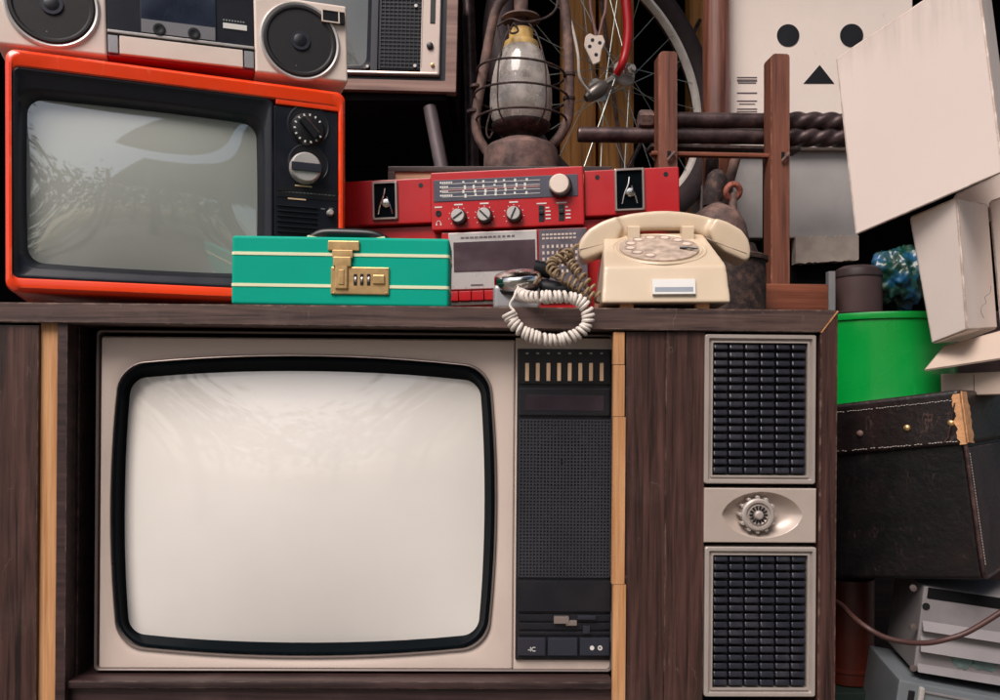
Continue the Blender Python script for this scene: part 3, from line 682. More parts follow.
# ================================================================ WOOD-CASED TELEVISION (back, upper)
YW = .56; sw = (D+YW)/FL
W = pose((230,-120), (457,-114), (230,86.5), YW, YW+.002)
wt = thing('wooden_television', 'television in a brown wooden case with black grid speaker and pale control strip', 'television', W)
WW = W.loc(457,50)[0]; HW = W.loc(230,-120)[1]
wl = lambda y, e: rr(WW/2, HW/2, WW/2-e, HW/2-e, .003, y=y, k=3, m=2)
t = 11*sw
MB().loops([wl(.022,0), wl(.001,0), wl(0,.001), wl(0,t), wl(.022,t+.0005)]).build('case', wood('brown_veneer', '#6d5049', '#9c7c70', 'x', .5, .8, seed=21), wt)
MB().box(t, WW-t, .012, .03, t, HW-t, 0).build('face', M['navy'], wt)
MB().box(.002, WW-.004, .0225, .26, .002, HW-.002, .003).build('shell', M['black_in'], wt)
t2 = t+6*sw
m = MB().loops([wl(.014,t2), wl(.002,t2), wl(.001,t2+.002), wl(.002,t2+.0055), wl(.014,t2+.006)]); m.build('face_trim', M['trim'], wt)
g0 = rect(W, 382, -70, 422, 69, .006)
MB().box(g0[0]-.003, g0[1]+.003, .007, .014, g0[2]-.003, g0[3], .001).build('speaker_backing', M['black'], wt)
grid(W, 383, -70, 421.5, 68, 10, 36, .004, .0012, .002).build('speaker_grille', M['ctrl2'], wt)
for px, py in ((416,6),(415,66)):
    q = W.loc(px,py,.004); m = MB(); m.cyl((q[0], .004, q[1]), (q[0], .0015, q[1]), .0035); m.build('screw', M['silver'], wt)
q = rect(W, 423.5, -70, 437.5, 73, .003); st = MB().box(q[0], q[1], .004, .014, q[2], q[3], .001).build('control_strip', M['champagne'], wt)
m = MB(); fbox(m, W, 431.5, -40, 435, 23, .0025, .006, .0005); q = W.loc(430,46,.003); m.lathe([(.0068,0),(.0066,.004),(.005,.005),(0,.005)], (q[0], .004, q[1]), (0,-1,0), 24); m.build('slider_slot', M['black'], st)
q = W.loc(432.5,65,.003); MB().lathe([(.004,0),(.0035,.004),(0,.005)], (q[0], .004, q[1]), (0,-1,0), 16).build('indicator_lamp', M['brass'], st)
xa, xb, za, zb = rect(W, 258, -70, 372, 70, .006)
bl = lambda y, e, r=.014: rr((xa+xb)/2, (za+zb)/2, (xb-xa)/2-e, (zb-za)/2-e, r, .01, .02, y)
MB().loops([bl(.012,0), bl(.004,0), bl(.003,.002), bl(.008,.010), bl(.014,.014)]).build('screen_bezel', M['navy'], wt)
dome(MB(), bl(.012,.012), (xa+xb)/2, (za+zb)/2, .012, .010, 10).build('screen', M['screen3'], wt, ang=80, weighted=False)
m = MB(); fbox(m, W, 373.5, -70, 377, 72, .002, .014, .001); m.build('divider', M['ctrl2'], wt)
q = W.loc(367.5,66.5,.004); MB().cyl((q[0], .006, q[1]), (q[0], .002, q[1]), .003).build('screw', M['silver'], wt)

# the stool it stands on
zs = W.O.z
stl = thing('metal_stool', 'black topped stool with grey pipe legs under the wooden television', 'stool', loc=(W.O.x+.2, YW+.14, 0))
def rel(o, p): return Vector(p)-o.location
m = MB(); p = W.O - stl.location; m.box(p.x+.005, p.x+WW-.02, -.125, .14, p.z-.022, p.z-.002, .004); m.build('seat', M['black_in'], stl)
a = at(429, 103, YW+.03); b = at(441.5, 168, YW+.02); dv = (b-a)/(b.z-a.z)
zb0 = a + dv*(0-a.z)
M['pipe'] = mat('dull_grey_pipe', '#6b6064', .45, metal=.3, var=.25, scale=30, dirt=.3)
top = a + dv*(zs-.03-a.z)
for sx, sy in ((0,0),(1,0),(0,1),(1,1)):
    off = Vector((-.34*sx, .2*sy, 0)); q0 = top+off
    q1 = Vector(((zb0.x if not sx else top.x-.34-(zb0.x-top.x)), zb0.y+.2*sy, 0))
    MB().tube([rel(stl, q0), rel(stl, q0.lerp(q1, .5)), rel(stl, q1)], .0135, 16).build('leg', M['pipe'], stl)

# ================================================================ CRATE AND HURRICANE LANTERN
YC = .42
Cr = upright(388, 400, YC); Cr.O.z = topz(-.1, .45)
cr = thing('wooden_box', 'dark brown rimmed box with pale front behind the red radio', 'box', Cr)
wc = Cr.loc(612,170)[0]; hc = Cr.loc(400,166)[1]
MB().box(.004, wc-.004, .004, .20, .0, hc-.006, .001).build('body', wood('pale_box_front', '#a8795c', '#d2a584', 'x', .6, .8, seed=31), cr)
m = MB()
m.box(0, wc, 0, .205, hc-.010, hc, .002); m.box(0, .012, -.001, .01, 0, hc-.010, .001); m.box(wc-.012, wc, -.001, .01, 0, hc-.010, .001)
m.build('rim', M['walnut_dark'], cr)
YLn = .52; sl = (D+YLn)/FL
zl = Cr.O.z+hc
Ln = upright(521, 400, YLn); Ln.O.z = zl
la = thing('hurricane_lantern', 'rusty hurricane lantern with clouded glass globe inside a wire guard', 'lantern', Ln)
def lp(px, py, y=0.): return Ln.P(px, py, y)
def zz(py): return Ln.loc(521, py)[1]
tilt = .0
R_ = lambda px: px*sl
MB().lathe([(R_(34),0),(R_(36.5),.003),(R_(37.5),.012),(R_(37),zz(152)),(R_(33),zz(147)),(R_(20),zz(141)),(R_(12),zz(139)),(R_(11),zz(137))], ax=(0,0,1), seg=48).build('fuel_tank', M['rust'], la)
m = MB().lathe([(R_(11),zz(139)),(R_(13),zz(135)),(R_(26),zz(131)),(R_(29),zz(128)),(R_(29.5),zz(125)),(R_(27),zz(124)),(R_(10),zz(124))], seg=40); m.build('burner_plate', M['rust2'], la)
gp = [(26,125),(29.5,118),(31.2,106),(30.8,92),(28.8,78),(25.5,64),(21.5,54),(17.5,48.5),(15.5,46)]
pro = [(R_(r), zz(y)) for r, y in gp]; inn = [(r-.0022, z) for r, z in reversed(pro)]
M['lglass'] = glass('clouded_lantern_glass', (.95,.95,.94), .09, 1.5, .36)
MB().lathe(pro+inn+[pro[0]], seg=48).build('glass_globe', M['lglass'], la, ang=60)
M['yellow'] = mat('yellowed_enamel', '#dcb670', .45, var=.2, scale=50, dirt=.3, dirtcol='#8a6430')
MB().lathe([(R_(17.5),zz(49.5)),(R_(18),zz(46)),(R_(17),zz(43.5)),(R_(12.5),zz(41.5)),(R_(12),zz(33)),(R_(12.5),zz(31)),(R_(11),zz(30)),(0,zz(30))], seg=40).build('globe_collar', M['yellow'], la)
m = MB().lathe([(R_(11),zz(30)),(R_(7),zz(27)),(R_(7),zz(-30))], seg=24)
m.lathe([(R_(20),zz(20)),(R_(19),zz(18)),(R_(8),zz(16)),(R_(8),zz(20))], seg=40); m.build('chimney', M['rust'], la)
lt = curve_pts([lp(521,-14), lp(506,-4), lp(496,10), lp(490,35), lp(485,62), lp(480,90), lp(476,118), lp(478,136), lp(487,152)])
MB().tube(lt, .0092, 14).build('side_tube', M['rust'], la)
rt = curve_pts([lp(540,-40), lp(553,-20), lp(563,0), lp(567,30), lp(569,70), lp(569,105), lp(567,122), lp(560,136), lp(548,149)])
MB().tube(rt, .0098, 14).build('side_tube', M['rust'], la)
m = MB()
def hoop(rx, py, tilt_):
    z = zz(py); return [(R_(rx)*math.cos(a), R_(rx)*.9*math.sin(a), z+tilt_*R_(rx)*math.cos(a)) for a in [2*PI*i/48 for i in range(48)]]
for rx, py, tl in ((44,74,-.07),(47,98,-.03),(45,121,.0)): m.tube(hoop(rx, py, tl), .0022, 8, closed=True)
for ang in (-60,-120,60,120):
    a = math.radians(ang)
    m.tube(curve_pts([(R_(14)*math.cos(a), R_(14)*math.sin(a), zz(28)), (R_(30)*math.cos(a), R_(30)*.9*math.sin(a), zz(45)), (R_(43.5)*math.cos(a), R_(43.5)*.9*math.sin(a), zz(74)), (R_(46.5)*math.cos(a), R_(46.5)*.9*math.sin(a), zz(98)), (R_(44.5)*math.cos(a), R_(44.5)*.9*math.sin(a), zz(121)), (R_(30)*math.cos(a), R_(30)*math.sin(a), zz(133))]), .0016, 7)
m.build('wire_guard', M['rust2'], la)
m = MB(); m.tube(curve_pts([lp(497,26,-.03), lp(510,19,-.04), lp(525,22,-.045), lp(545,18,-.03), lp(556,8,-.02), lp(558,-10,-.01)]), .0022, 7)
m.tube(curve_pts([lp(510,30,-.04), lp(514,24,-.045), lp(518,31,-.045), lp(511,33,-.045), lp(508,25,-.04)]), .002, 7)
m.tube(curve_pts([lp(498,27,-.03), lp(501,50,-.03), lp(500,80,-.02), lp(487,125,-.015), lp(489,138,-.02), lp(493,132,-.025)]), .0018, 7); m.build('lifting_wire', M['rust2'], la)
for (x, y) in ((476,87),(473,112),(569,75),(569,99)):
    q = lp(x, y); MB().lathe([(.0095,0),(.0118,.001),(.0118,.006),(.0095,.007)], (q.x, q.y, q.z-.003), (0,0,1), 16).build('tube_clip', M['rust2'], la)

# ================================================================ RED RADIO
Rd = pose((345,180), (680,164.5), (345,228), .30, .25)
z_base = topz(-.05, .3)
rd = thing('red_radio', 'red radio cassette recorder with tuning scale, four knobs and side speaker wings', 'radio', Rd)
zbot = -((Rd.O.z - z_base)/Rd.ez.z) + .006
xC0, xC1 = Rd.loc(431,200,-.012)[0], Rd.loc(584,200,-.012)[0]
WR = Rd.loc(679.5,190)[0]
zTc = (Rd.loc(431,172,-.012)[1]+Rd.loc(584,166,-.012)[1])/2; zBc = (Rd.loc(431,231,-.012)[1]+Rd.loc(584,224,-.012)[1])/2
zW = Rd.loc(345,181)[1]; zWb = (Rd.loc(640,214)[1])
zR = Rd.loc(678,166.5)[1]
def wing(xa, xb, pl, name):
    wg = MB().box(xa, xb, .0, .10, zWb, (zW+zR)/2, .003).build(name, M['red'], rd)
    a = rect(Rd, *pl, -.002)
    lp_ = lambda y, e: rr((a[0]+a[1])/2, (a[2]+a[3])/2, (a[1]-a[0])/2-e, (a[3]-a[2])/2-e, .002, y=y, k=3, m=2)
    MB().loops([lp_(.004,0), lp_(-.004,0), lp_(-.005,.001), lp_(-.005,.0035), lp_(.002,.0045)]).build('lens_frame', M['trim'], wg)
    MB().loops([lp_(-.002,.0038), lp_(-.0008,.006)], fill1=True).build('lens_back', M['bezel'], wg)
    cx_, cz_ = (a[0]+a[1])/2, (a[2]+a[3])/2
    m = MB(); m.lathe([(0,.0062),(.006,.0052),(.0085,.002),(.0085,0)], (cx_+.001, .0, cz_-.004), (0,-1,0), 24)
    m.tube(curve_pts([(cx_-.012,-.002,cz_-.022),(cx_-.008,-.003,cz_-.006),(cx_-.002,-.004,cz_+.008),(cx_,-.003,cz_+.02)]), .0012, 6)
    m.tube(curve_pts([(cx_+.012,-.002,cz_-.022),(cx_+.008,-.003,cz_-.008),(cx_+.003,-.004,cz_+.006)]), .0012, 6); m.build('lens', M['chrome'], wg)
    for fx in (.14,.86) if xa > xC0 else (.88,):
        m = MB(); m.lathe([(.0038,.0),(.0038,.0006),(0,.0006)], (xa+(xb-xa)*fx, .0, (zW+zR)/2-.012), (0,-1,0), 14); m.build('screw_hole', M['black'], wg)
    return wg
wing(0, xC0-.001, (372,182,398,219.5), 'speaker_wing'); wing(xC1+.001, WR, (614,169,645,210.5), 'speaker_wing')
MB().box(.02, WR-.02, .012, .11, zbot, zWb-.002, .003).build('lower_body', M['red'], rd)
tu = MB().box(xC0, xC1, -.012, .10, zBc, zTc, .003).build('tuner_panel', M['red'], rd)
YT = -.012
q = rect(Rd, 433.5, 179.5, 578, 196, YT)
zA = (Rd.loc(434,202,YT)[1]+Rd.loc(578,196,YT)[1])/2; zB2 = (Rd.loc(434,181,YT)[1]+Rd.loc(578,173.5,YT)[1])/2
sp = MB().box(q[0], q[1], YT-.0012, YT+.002, zA, zB2, .0008).build('tuning_scale', mat('slate_scale_panel', '#4b4a58', .4, var=.1), tu)
m = MB(); xs0 = Rd.loc(442,190,YT)[0]; xs1 = Rd.loc(540,188,YT)[0]; hs = zB2-zA
for f_ in (.80,.60,.40,.20):
    m.box(xs0, xs1, YT-.0018, YT-.001, zA+hs*f_-.0004, zA+hs*f_+.0004, 0)
    wx = .022 if f_ in (.80,.20) else .014
    for i in range(int(wx/.0035)): m.box(xs0-.003+i*.0035, xs0-.003+i*.0035+.0026, YT-.0019, YT-.001, zA+hs*f_+.001, zA+hs*f_+.0038, 0)
    for i in range(7):
        xx = xs0+.035+i*.0165+random.uniform(-.002,.002); m.box(xx, xx+.0034, YT-.0019, YT-.001, zA+hs*f_+random.uniform(-.003,.001), zA+hs*f_+.0036, 0)
m.build('scale_marks', M['mark'], sp)
m = MB(); m.box(xs0, xs1, YT-.002, YT-.001, zA+hs*.49, zA+hs*.53, 0); m.build('scale_needle', mat('pink_scale_line', '#c08a88', .5), sp)
q = Rd.loc(560.5,184,YT-.02); r = 12*1.27/FL
k_ = MB().lathe([(r,0),(r,.010),(r*.9,.013)], (q[0], YT-.001, q[1]), (0,-1,0), 36).build('tuning_knob', M['black'], tu)
MB().lathe([(r*.92,.0),(r*.9,.012),(r*.78,.0148),(0,.015)], (q[0]-.002, YT-.002, q[1]+.002), (0,-1,0), 36).build('knob_cap', M['beige'], k_)
for px, py, an in ((458,216,35),(484,214.8,135),(513.5,213.5,65)):
    q = Rd.loc(px,py,YT-.008); r = 8.4*1.28/FL
    k_ = MB().lathe([(r,0),(r*.98,.010),(r*.9,.012),(0,.012)], (q[0]+.001, YT, q[1]-.001), (0,-1,0), 32).build('volume_knob', M['black'], tu)
    MB().lathe([(r*.86,0),(r*.84,.0135),(r*.76,.0145),(0,.0145)], (q[0], YT, q[1]), (0,-1,0), 32).build('knob_cap', M['silver'], k_)
    mm = Matrix.Translation((q[0], YT-.0147, q[1])) @ Matrix.Rotation(-math.radians(an), 4, 'Y')
    m = MB(); m.box(-r*.72, r*.72, -.0012, .001, -.0012, .0012, .0004, 1, mm); m.build('knob_ridge', M['ctrl2'], k_)
    m = MB()
    for i in range(9):
        a = math.radians(-40+i*32.5); mm = Matrix.Translation((q[0], YT-.0004, q[1])) @ Matrix.Rotation(-a, 4, 'Y'); m.box(r*1.18, r*1.34, -.0003, .0003, -.0005, .0005, 0, 1, mm)
    m.box(q[0]-.007, q[0]+.007, YT-.0006, YT+.0002, q[1]+r*1.5, q[1]+r*1.5+.0022, 0)
    m.build('knob_marks', M['mark'], tu)
q = Rd.loc(438.5,213.5,YT); MB().lathe([(.0048,0),(.0048,.0012),(.003,.0012),(.003,.0004),(0,.0004)], (q[0], YT, q[1]), (0,-1,0), 20).build('headphone_socket', M['black'], tu)
m = MB(); m.box(q[0]-.006, q[0]+.006, YT-.0006, YT+.0002, q[1]+.009, q[1]+.0112, 0)
m.tube([(q[0]+.0035*math.cos(a), YT-.0003, q[1]-.0165+.0045*math.sin(a)) for a in [PI*i/10 for i in range(11)]], .0006, 6)
m.box(q[0]-.0045, q[0]-.0025, YT-.0006, YT+.0002, q[1]-.0195, q[1]-.0165, 0); m.box(q[0]+.0025, q[0]+.0045, YT-.0006, YT+.0002, q[1]-.0195, q[1]-.0165, 0); m.build('socket_symbol', M['mark'], tu)
for px in (541.5,561.5):
    q = rect(Rd, px-3, 205.5-(px-541)*.04, px+3, 221.5-(px-541)*.04, YT)
    sw_ = MB().box(q[0], q[1], YT-.0008, YT+.001, q[2], q[3], .0004).build('slide_switch', M['black'], tu)
    MB().box(q[0]+.0008, q[1]-.0008, YT-.004, YT, (q[2]+q[3])/2-.001, (q[2]+q[3])/2+.0045, .0006).build('switch_nub', M['ctrl'], sw_)
    m = MB()
    for i in range(4): m.box(q[1]+.002, q[1]+.002+random.choice((.004,.006,.008)), YT-.0006, YT+.0002, q[3]-.005-i*.0058, q[3]-.0030-i*.0058, 0)
    m.box(q[0]-.003, q[1]+.004, YT-.0006, YT+.0002, q[3]+.002, q[3]+.004, 0); m.build('switch_marks', M['mark'], tu)
# cassette section below
YD = -.010
x0c, x1c = Rd.loc(449,260,YD)[0], Rd.loc(537.5,260,YD)[0]
x2c = Rd.loc(588,260,YD)[0]
zt = zBc-.0035
MB().box(x0c-.012, x2c, YD+.002, .10, zbot, zt, .002).build('cassette_housing', M['red'], rd)
dz = zt-zbot
zK0, zK1, zD = Rd.loc(470,301,-.014)[1], Rd.loc(470,291.5,-.014)[1], Rd.loc(470,289,-.014)[1]
door = MB().box(x0c, x1c, YD-.003, YD+.004, zD, zt-.002, .0015).build('cassette_door', mat('brushed_door_trim', '#c9c3c1', .3, metal=.35, var=.08, dirt=.3), rd)
MB().box(x0c+.008, x1c-.003, YD-.0042, YD, Rd.loc(470,271.5,-.014)[1], zt-.017, .001).build('door_window', mat('smoky_purple_window', '#4c3a42', .15, coat=.6, var=.3, scale=9, dirt=.5, dirtcol='#806d70'), door)
m = MB()
for i in range(12): m.box(x0c+.02+i*.0075, x0c+.0245+i*.0075+random.uniform(0,.002), YD-.0036, YD-.002, zt-.012, zt-.009, 0)
m.build('door_lettering', M['pipe'], door); m = MB(); m.box(x0c+.035, x0c+.055, YD-.0036, YD-.002, zD+.005, zD+.0075, 0); m.build('door_mark', M['pipe'], door)
for i in range(6):
    MB().box(x0c-.004+i*.0205, x0c+.0155+i*.0205, YD-.012, YD+.004, zK0, zK1, .0015).build('piano_key', M['red'], rd)
MB().box(x0c-.006, x1c, YD-.004, YD+.004, zK0-.006, zK0-.001, .0005).build('key_rail', M['silver'], rd)
gp_ = MB().box(x1c+.003, x2c-.001, YD-.002, YD+.004, zbot+.02, zt-.002, .001).build('counter_panel', mat('slate_counter_panel', '#57505a', .5, var=.3, scale=60), rd)
m = MB()
for j in range(2):
    for i in range(9): m.box(x1c+.008+i*.0062, x1c+.0125+i*.0062, YD-.0026, YD-.001, zt-.012-j*.006, zt-.009-j*.006, 0)
for j in range(5):
    for i in range(8): m.box(x1c+.008+i*.0075, x1c+.0115+i*.0075, YD-.0026, YD-.001, zt-.032-j*.010, zt-.027-j*.010, 0)
m.build('counter_marks', M['champagne'], gp_)
for fx in (.05, .93): MB().cyl((WR*fx, .06, zbot-.006), (WR*fx, .06, zbot+.002), .012).build('foot', M['black'], rd)

# ================================================================ TEAL CASE
T = pose((231,235), (449,238.5), (231,303.2), .012, .016)
T.O.z = max(topz(T.O.x, .05), topz(T.O.x+.3, .05))+.0008
tc_ = thing('teal_case', 'small teal case with pale yellow stripes, brass combination latch and black handle', 'case', T)
WT = T.loc(449,270)[0]; HT = T.loc(231,235)[1]; DT = .085
MB().box(0, WT, 0, DT, 0, HT, .0045, 4).build('body', M['teal'], tc_)
z1 = T.loc(300,254)[1]; z2 = T.loc(300,285.5)[1]
for z in (z1, z2):
    lo = lambda dz_, e: [(p_[0], p_[2], z+dz_) for p_ in rr(WT/2, DT/2, WT/2+e, DT/2+e, .005, k=4, m=3)]
    MB().loops([lo(-.0024,-.001), lo(-.0020,.0008), lo(.0020,.0008), lo(.0024,-.001)]).build('stripe', M['stripe'], tc_)
fr_ = lambda x0, y0p, x1, y1p: rect(T, x0, y0p, x1, y1p, -.002)
lt_ = None
q = fr_(331, 266.5, 389, 295); pl = MB().box(q[0], q[1], -.003, .001, q[2], q[3], .0016, 3).build('latch_plate', M['brass'], tc_)
q = fr_(328, 240.5, 359.5, 251); MB().box(q[0], q[1], -.0035, .001, q[2], q[3], .0014, 3).build('catch_plate', M['brass'], tc_)
m = MB(); q = fr_(332.5, 250, 353, 258.5); m.box(q[0], q[1], -.005, -.0005, q[2], q[3], .0012); q = fr_(333.5, 257, 351.5, 267); m.box(q[0], q[1], -.0065, -.0005, q[2], q[3], .0015)
q = fr_(335.5, 264, 348, 289.5); m.box(q[0], q[1], -.0065, -.001, q[2], q[3], .0018, 3); q = fr_(339, 270, 344.5, 285); m.box(q[0], q[1], -.0078, -.005, q[2], q[3], .001); m.build('latch_hasp', M['brass'], tc_)
m = MB()
for x in (355.5,362,368.8):
    q = fr_(x-1.6, 274, x+1.6, 285.5); m.box(q[0], q[1], -.0038, -.0015, q[2], q[3], .0005)
m.build('wheel_slot', M['black'], pl)
m = MB()
for x in (355.5,362,368.8):
    q = T.loc(x, 279.5, -.003); m.cyl((q[0]-.0012, -.0018, q[1]), (q[0]+.0012, -.0018, q[1]), .0042, seg=14)
m.build('number_wheel', M['silver'], pl)
m = MB(); q = fr_(373, 275, 385, 284.5); m.box(q[0], q[1], -.0055, -.002, q[2], q[3], .002, 3)
for x, y in ((333.5,269),(386.5,269),(333.5,293),(386.5,293)):
    q = T.loc(x,y,-.003); m.lathe([(.0014,0),(.001,.0008),(0,.001)], (q[0], -.003, q[1]), (0,-1,0), 10)
m.build('latch_button', M['brass'], pl)
# handle on the lid
hx = [T.loc(x, 236, DT/2)[0] for x in (303, 312, 324, 372, 384, 394)]
hz = HT
pts = curve_pts([(hx[0], DT/2, hz-.001), (hx[1], DT/2, hz+.006), (hx[2], DT/2, hz+.0125), ((hx[2]+hx[3])/2, DT/2, hz+.0128), (hx[3], DT/2, hz+.0115), (hx[4], DT/2, hz+.006), (hx[5], DT/2, hz-.001)])
MB().tube(pts, [.0042+.0025*math.sin(PI*i/(len(pts)-1)) for i in range(len(pts))], 14).build('handle', M['black'], tc_)
m = MB(); m.prism([(hx[1]-.004,hz-.001),(hx[1]+.02,hz-.001),(hx[1]+.012,hz+.004),(hx[1]-.003,hz+.0068)], DT/2-.016, DT/2+.010, b=.0006); m.prism([(hx[4]+.004,hz-.001),(hx[4]-.02,hz-.001),(hx[4]-.012,hz+.004),(hx[4]+.003,hz+.0068)], DT/2-.016, DT/2+.010, b=.0006); m.build('handle_mount', M['stripe'], tc_)
# ================================================================ IVORY TELEPHONE
def remesh(o, v, smooth=6):
    md = o.modifiers.new('fuse', 'REMESH'); md.mode = 'VOXEL'; md.voxel_size = v; md.use_smooth_shade = True
    sm = o.modifiers.new('soften', 'SMOOTH'); sm.iterations = smooth; sm.factor = .5
    return o
YP = .018
Ph = upright(666, 300, YP, math.radians(-3)); Ph.O.z = topz(Ph.O.x, .03)
ph = thing('rotary_telephone', 'ivory rotary telephone with dusty dial, handset resting on its cradle', 'telephone', Ph)
P = lambda px, py, y: Ph.P(px, py, y)
pr = [(-.001,.0075,.0845),(.012,.058,.081),(.020,.064,.080),(.122,.119,.073),(.134,.126,.071),(.172,.120,.073),(.194,.075,.078),(.202,.0075,.0845)]
n = len(pr); m = MB()
m.poly3([(-w_, y, z) for y, z, w_ in pr]+[(w_, y, z) for y, z, w_ in pr], [list(range(n)), list(range(n, 2*n))]+[[i, (i+1) % n, n+(i+1) % n, n+i] for i in range(n)])
remesh(m.build('body', M['ivory'], ph, weighted=False), .0016, 22)
dn = Vector((0, -(.112-.056), .100)).normalized()      # normal of the sloping dial face
dn = Vector((0, -(.119-.064), .102)).normalized(); dO = Vector((.0, .071, .0905)) + dn*.0004
m = MB().lathe([(.0660,-.004),(.0660,.0012),(.0650,.0020),(.0630,.0018),(.0620,.0008),(.0605,.0008),(.0595,.0020),(.0575,.0012),(.055,.000),(0,.000)], dO, dn, 56); m.build('dial_surround', M['ivory'], ph)
M['dusty'] = mat('dusty_dial_plastic', '#bda999', .5, var=.35, scale=70, dirt=.9, dirtcol='#63544f')
dl = MB().lathe([(.0550,.001),(.0550,.0030),(.0530,.0038),(.027,.0046),(.025,.0058),(.013,.0066),(0,.0068)], dO, dn, 56).build('dial', M['dusty'], ph)
u_ = Vector((1,0,0)); v_ = dn.cross(u_).normalized()
m = MB(); m2 = MB()
for i in range(10):
    a = math.radians(-15+i*29); c_ = dO+dn*.0044+(u_*math.cos(a)+v_*math.sin(a))*.0405
    m.lathe([(.0080,0),(.0086,.0004),(.0072,.0008),(.0068,-.0002),(0,-.0002)], c_, dn, 18)
    m2.lathe([(.0058,.0004),(0,.0005)], c_, dn, 14)
m.build('finger_hole', mat('dial_hole_rim', '#b59c90', .6, var=.3, dirt=.5, dirtcol='#776864'), dl); m2.build('hole_base', mat('dial_number_plate', '#d9c6b5', .6, var=.2, dirt=.5, dirtcol='#8a7a74'), dl)
a = math.radians(-25); c0 = dO+dn*.006+(u_*math.cos(a)+v_*math.sin(a))*.030; c1 = dO+dn*.008+(u_*math.cos(a)+v_*math.sin(a))*.055
MB().tube([c0, c0.lerp(c1,.5)+dn*.001, c1], [.0018,.0016,.0012], 8).build('finger_stop', M['black'], dl)
q0 = P(652,281,.004); q1 = P(695,297,.004)
slope = math.atan2(.010-.0, .035)
mm = Matrix.Translation((0, .0062, 0)) @ Matrix.Translation((0,0,.031)) @ Matrix.Rotation(-slope, 4, 'X') @ Matrix.Translation((0,0,-.031))
lb = MB(); lb.box(q0.x, q1.x, -.0062-.0036, -.0028, q1.z, q0.z, .0006, 2, Matrix.Translation((0,.0042,0)) @ mm); lb.build('name_plate', M['mark'], ph)
lb = MB(); lb.box(q0.x+.003, q1.x-.003, -.0064-.0036, -.0028, q1.z+.003, q1.z+.010, .0003, 1, Matrix.Translation((0,.0042,0)) @ mm); lb.build('name_strip', mat('grey_name_strip', '#8b929e', .5), ph)
for sx in (-1,1): MB().box(sx*.050-.009, sx*.050+.009, .010, .03, 0, .0095, .002).build('foot', M['tan'], ph)
for sx in (-1,1): MB().box(sx*.050-.009, sx*.050+.009, .165, .185, 0, .0095, .002).build('foot', M['tan'], ph)
for px in (633.5,687.5):
    q = P(px,240,.108); zt_ = P(px,226,.11).z; m = MB(); m.poly3([(q.x+dx, y_, z_) for dx in (-.0085,.0085) for y_, z_ in ((.104,.098),(.104,zt_-.003),(.107,zt_),(.1215,zt_),(.1225,.113),(.166,.113),(.168,zt_+.004),(.178,zt_+.004),(.184,.085))], [[0,1,2,3,4,5,6,7,8],[17,16,15,14,13,12,11,10,9]]+[[i, (i+1)%9, 9+(i+1)%9, 9+i] for i in range(9)]); m.build('cradle_prong', M['ivory'], ph)
yh = .140
hp = lambda px, py, dy=0: P(px, py, yh+dy)
def hpoly(px_list): return [((hp(x,y).x), (hp(x,y).z)) for x, y in px_list]
top_ = [(577,252),(579,243),(586,234),(600,225),(622,217),(645,213.5),(664,212.5),(684,214),(706,218.5),(724,225),(738,233),(745,243),(747,254)]
und_ = [(746,262),(741,264.5),(726,258),(714,251),(706,243),(698,236),(686,232.5),(664,231.5),(640,232.5),(630,236),(622,243),(612,251),(598,258.5),(583,263.5),(578,260)]
def sm_poly(L_): return [(p.x, p.y) for p in curve_pts([(x,y,0) for x, y in L_], 3)]
m = MB(); m.prism(hpoly(sm_poly(top_)+sm_poly(und_)), yh-.017, yh+.019)
for el, fw in (([(577,251),(580,242),(588,232),(602,224),(616,219.5),(622,232),(616,245),(604,255),(583,263.5),(578,260)],.5), ([(747,254),(745,243),(738,233),(724,225),(712,221),(704,233),(710,246),(722,256),(741,264.5),(746,262)],.5)):
    m.prism(hpoly(el), yh-.028, yh+.028)
hs_ = remesh(m.build('handset', M['ivory'], ph, weighted=False), .0016, 70)
for pa, pb in (((577.5,250),(616,240)),((746.5,253),(706,238))):
    m = MB(); A_, B_ = hp(*pa, -.0285), hp(*pb, -.0270); m.tube([A_, A_.lerp(B_,.5)+Vector((0,-.0002,-.0004)), B_], .0005, 6); m.build('cap_seam', M['dusty'], hs_)
# its own coiled cord
pw = lambda px, py, Y: Ph.M.inverted() @ at(px, py, Y)
cp0 = curve_pts([pw(582,243,.15), pw(574,247,.13), pw(568,254,.11), pw(561,258,.10), pw(552,263,.09), pw(552,270,.075), pw(560,276,.06), pw(572,283,.055), pw(584,291,.05), pw(594,299,.045)], 8)
def topclamp(p): return p
h = coil(cp0[14:], .0066, 14, 12)
m = MB(); m.tube(cp0[:15]+[h[0]], .0022, 8); m.tube(h, .0021, 7); m.build('coiled_cord', M['cord2'], ph)
h = coil(curve_pts([pw(563,250,.12), pw(570,262,.10), pw(578,272,.085), pw(588,284,.07), pw(600,299,.06)], 8), .0064, 9.5, 12)
MB().tube(h, .0021, 7).build('coiled_cord', M['cord2'], ph)

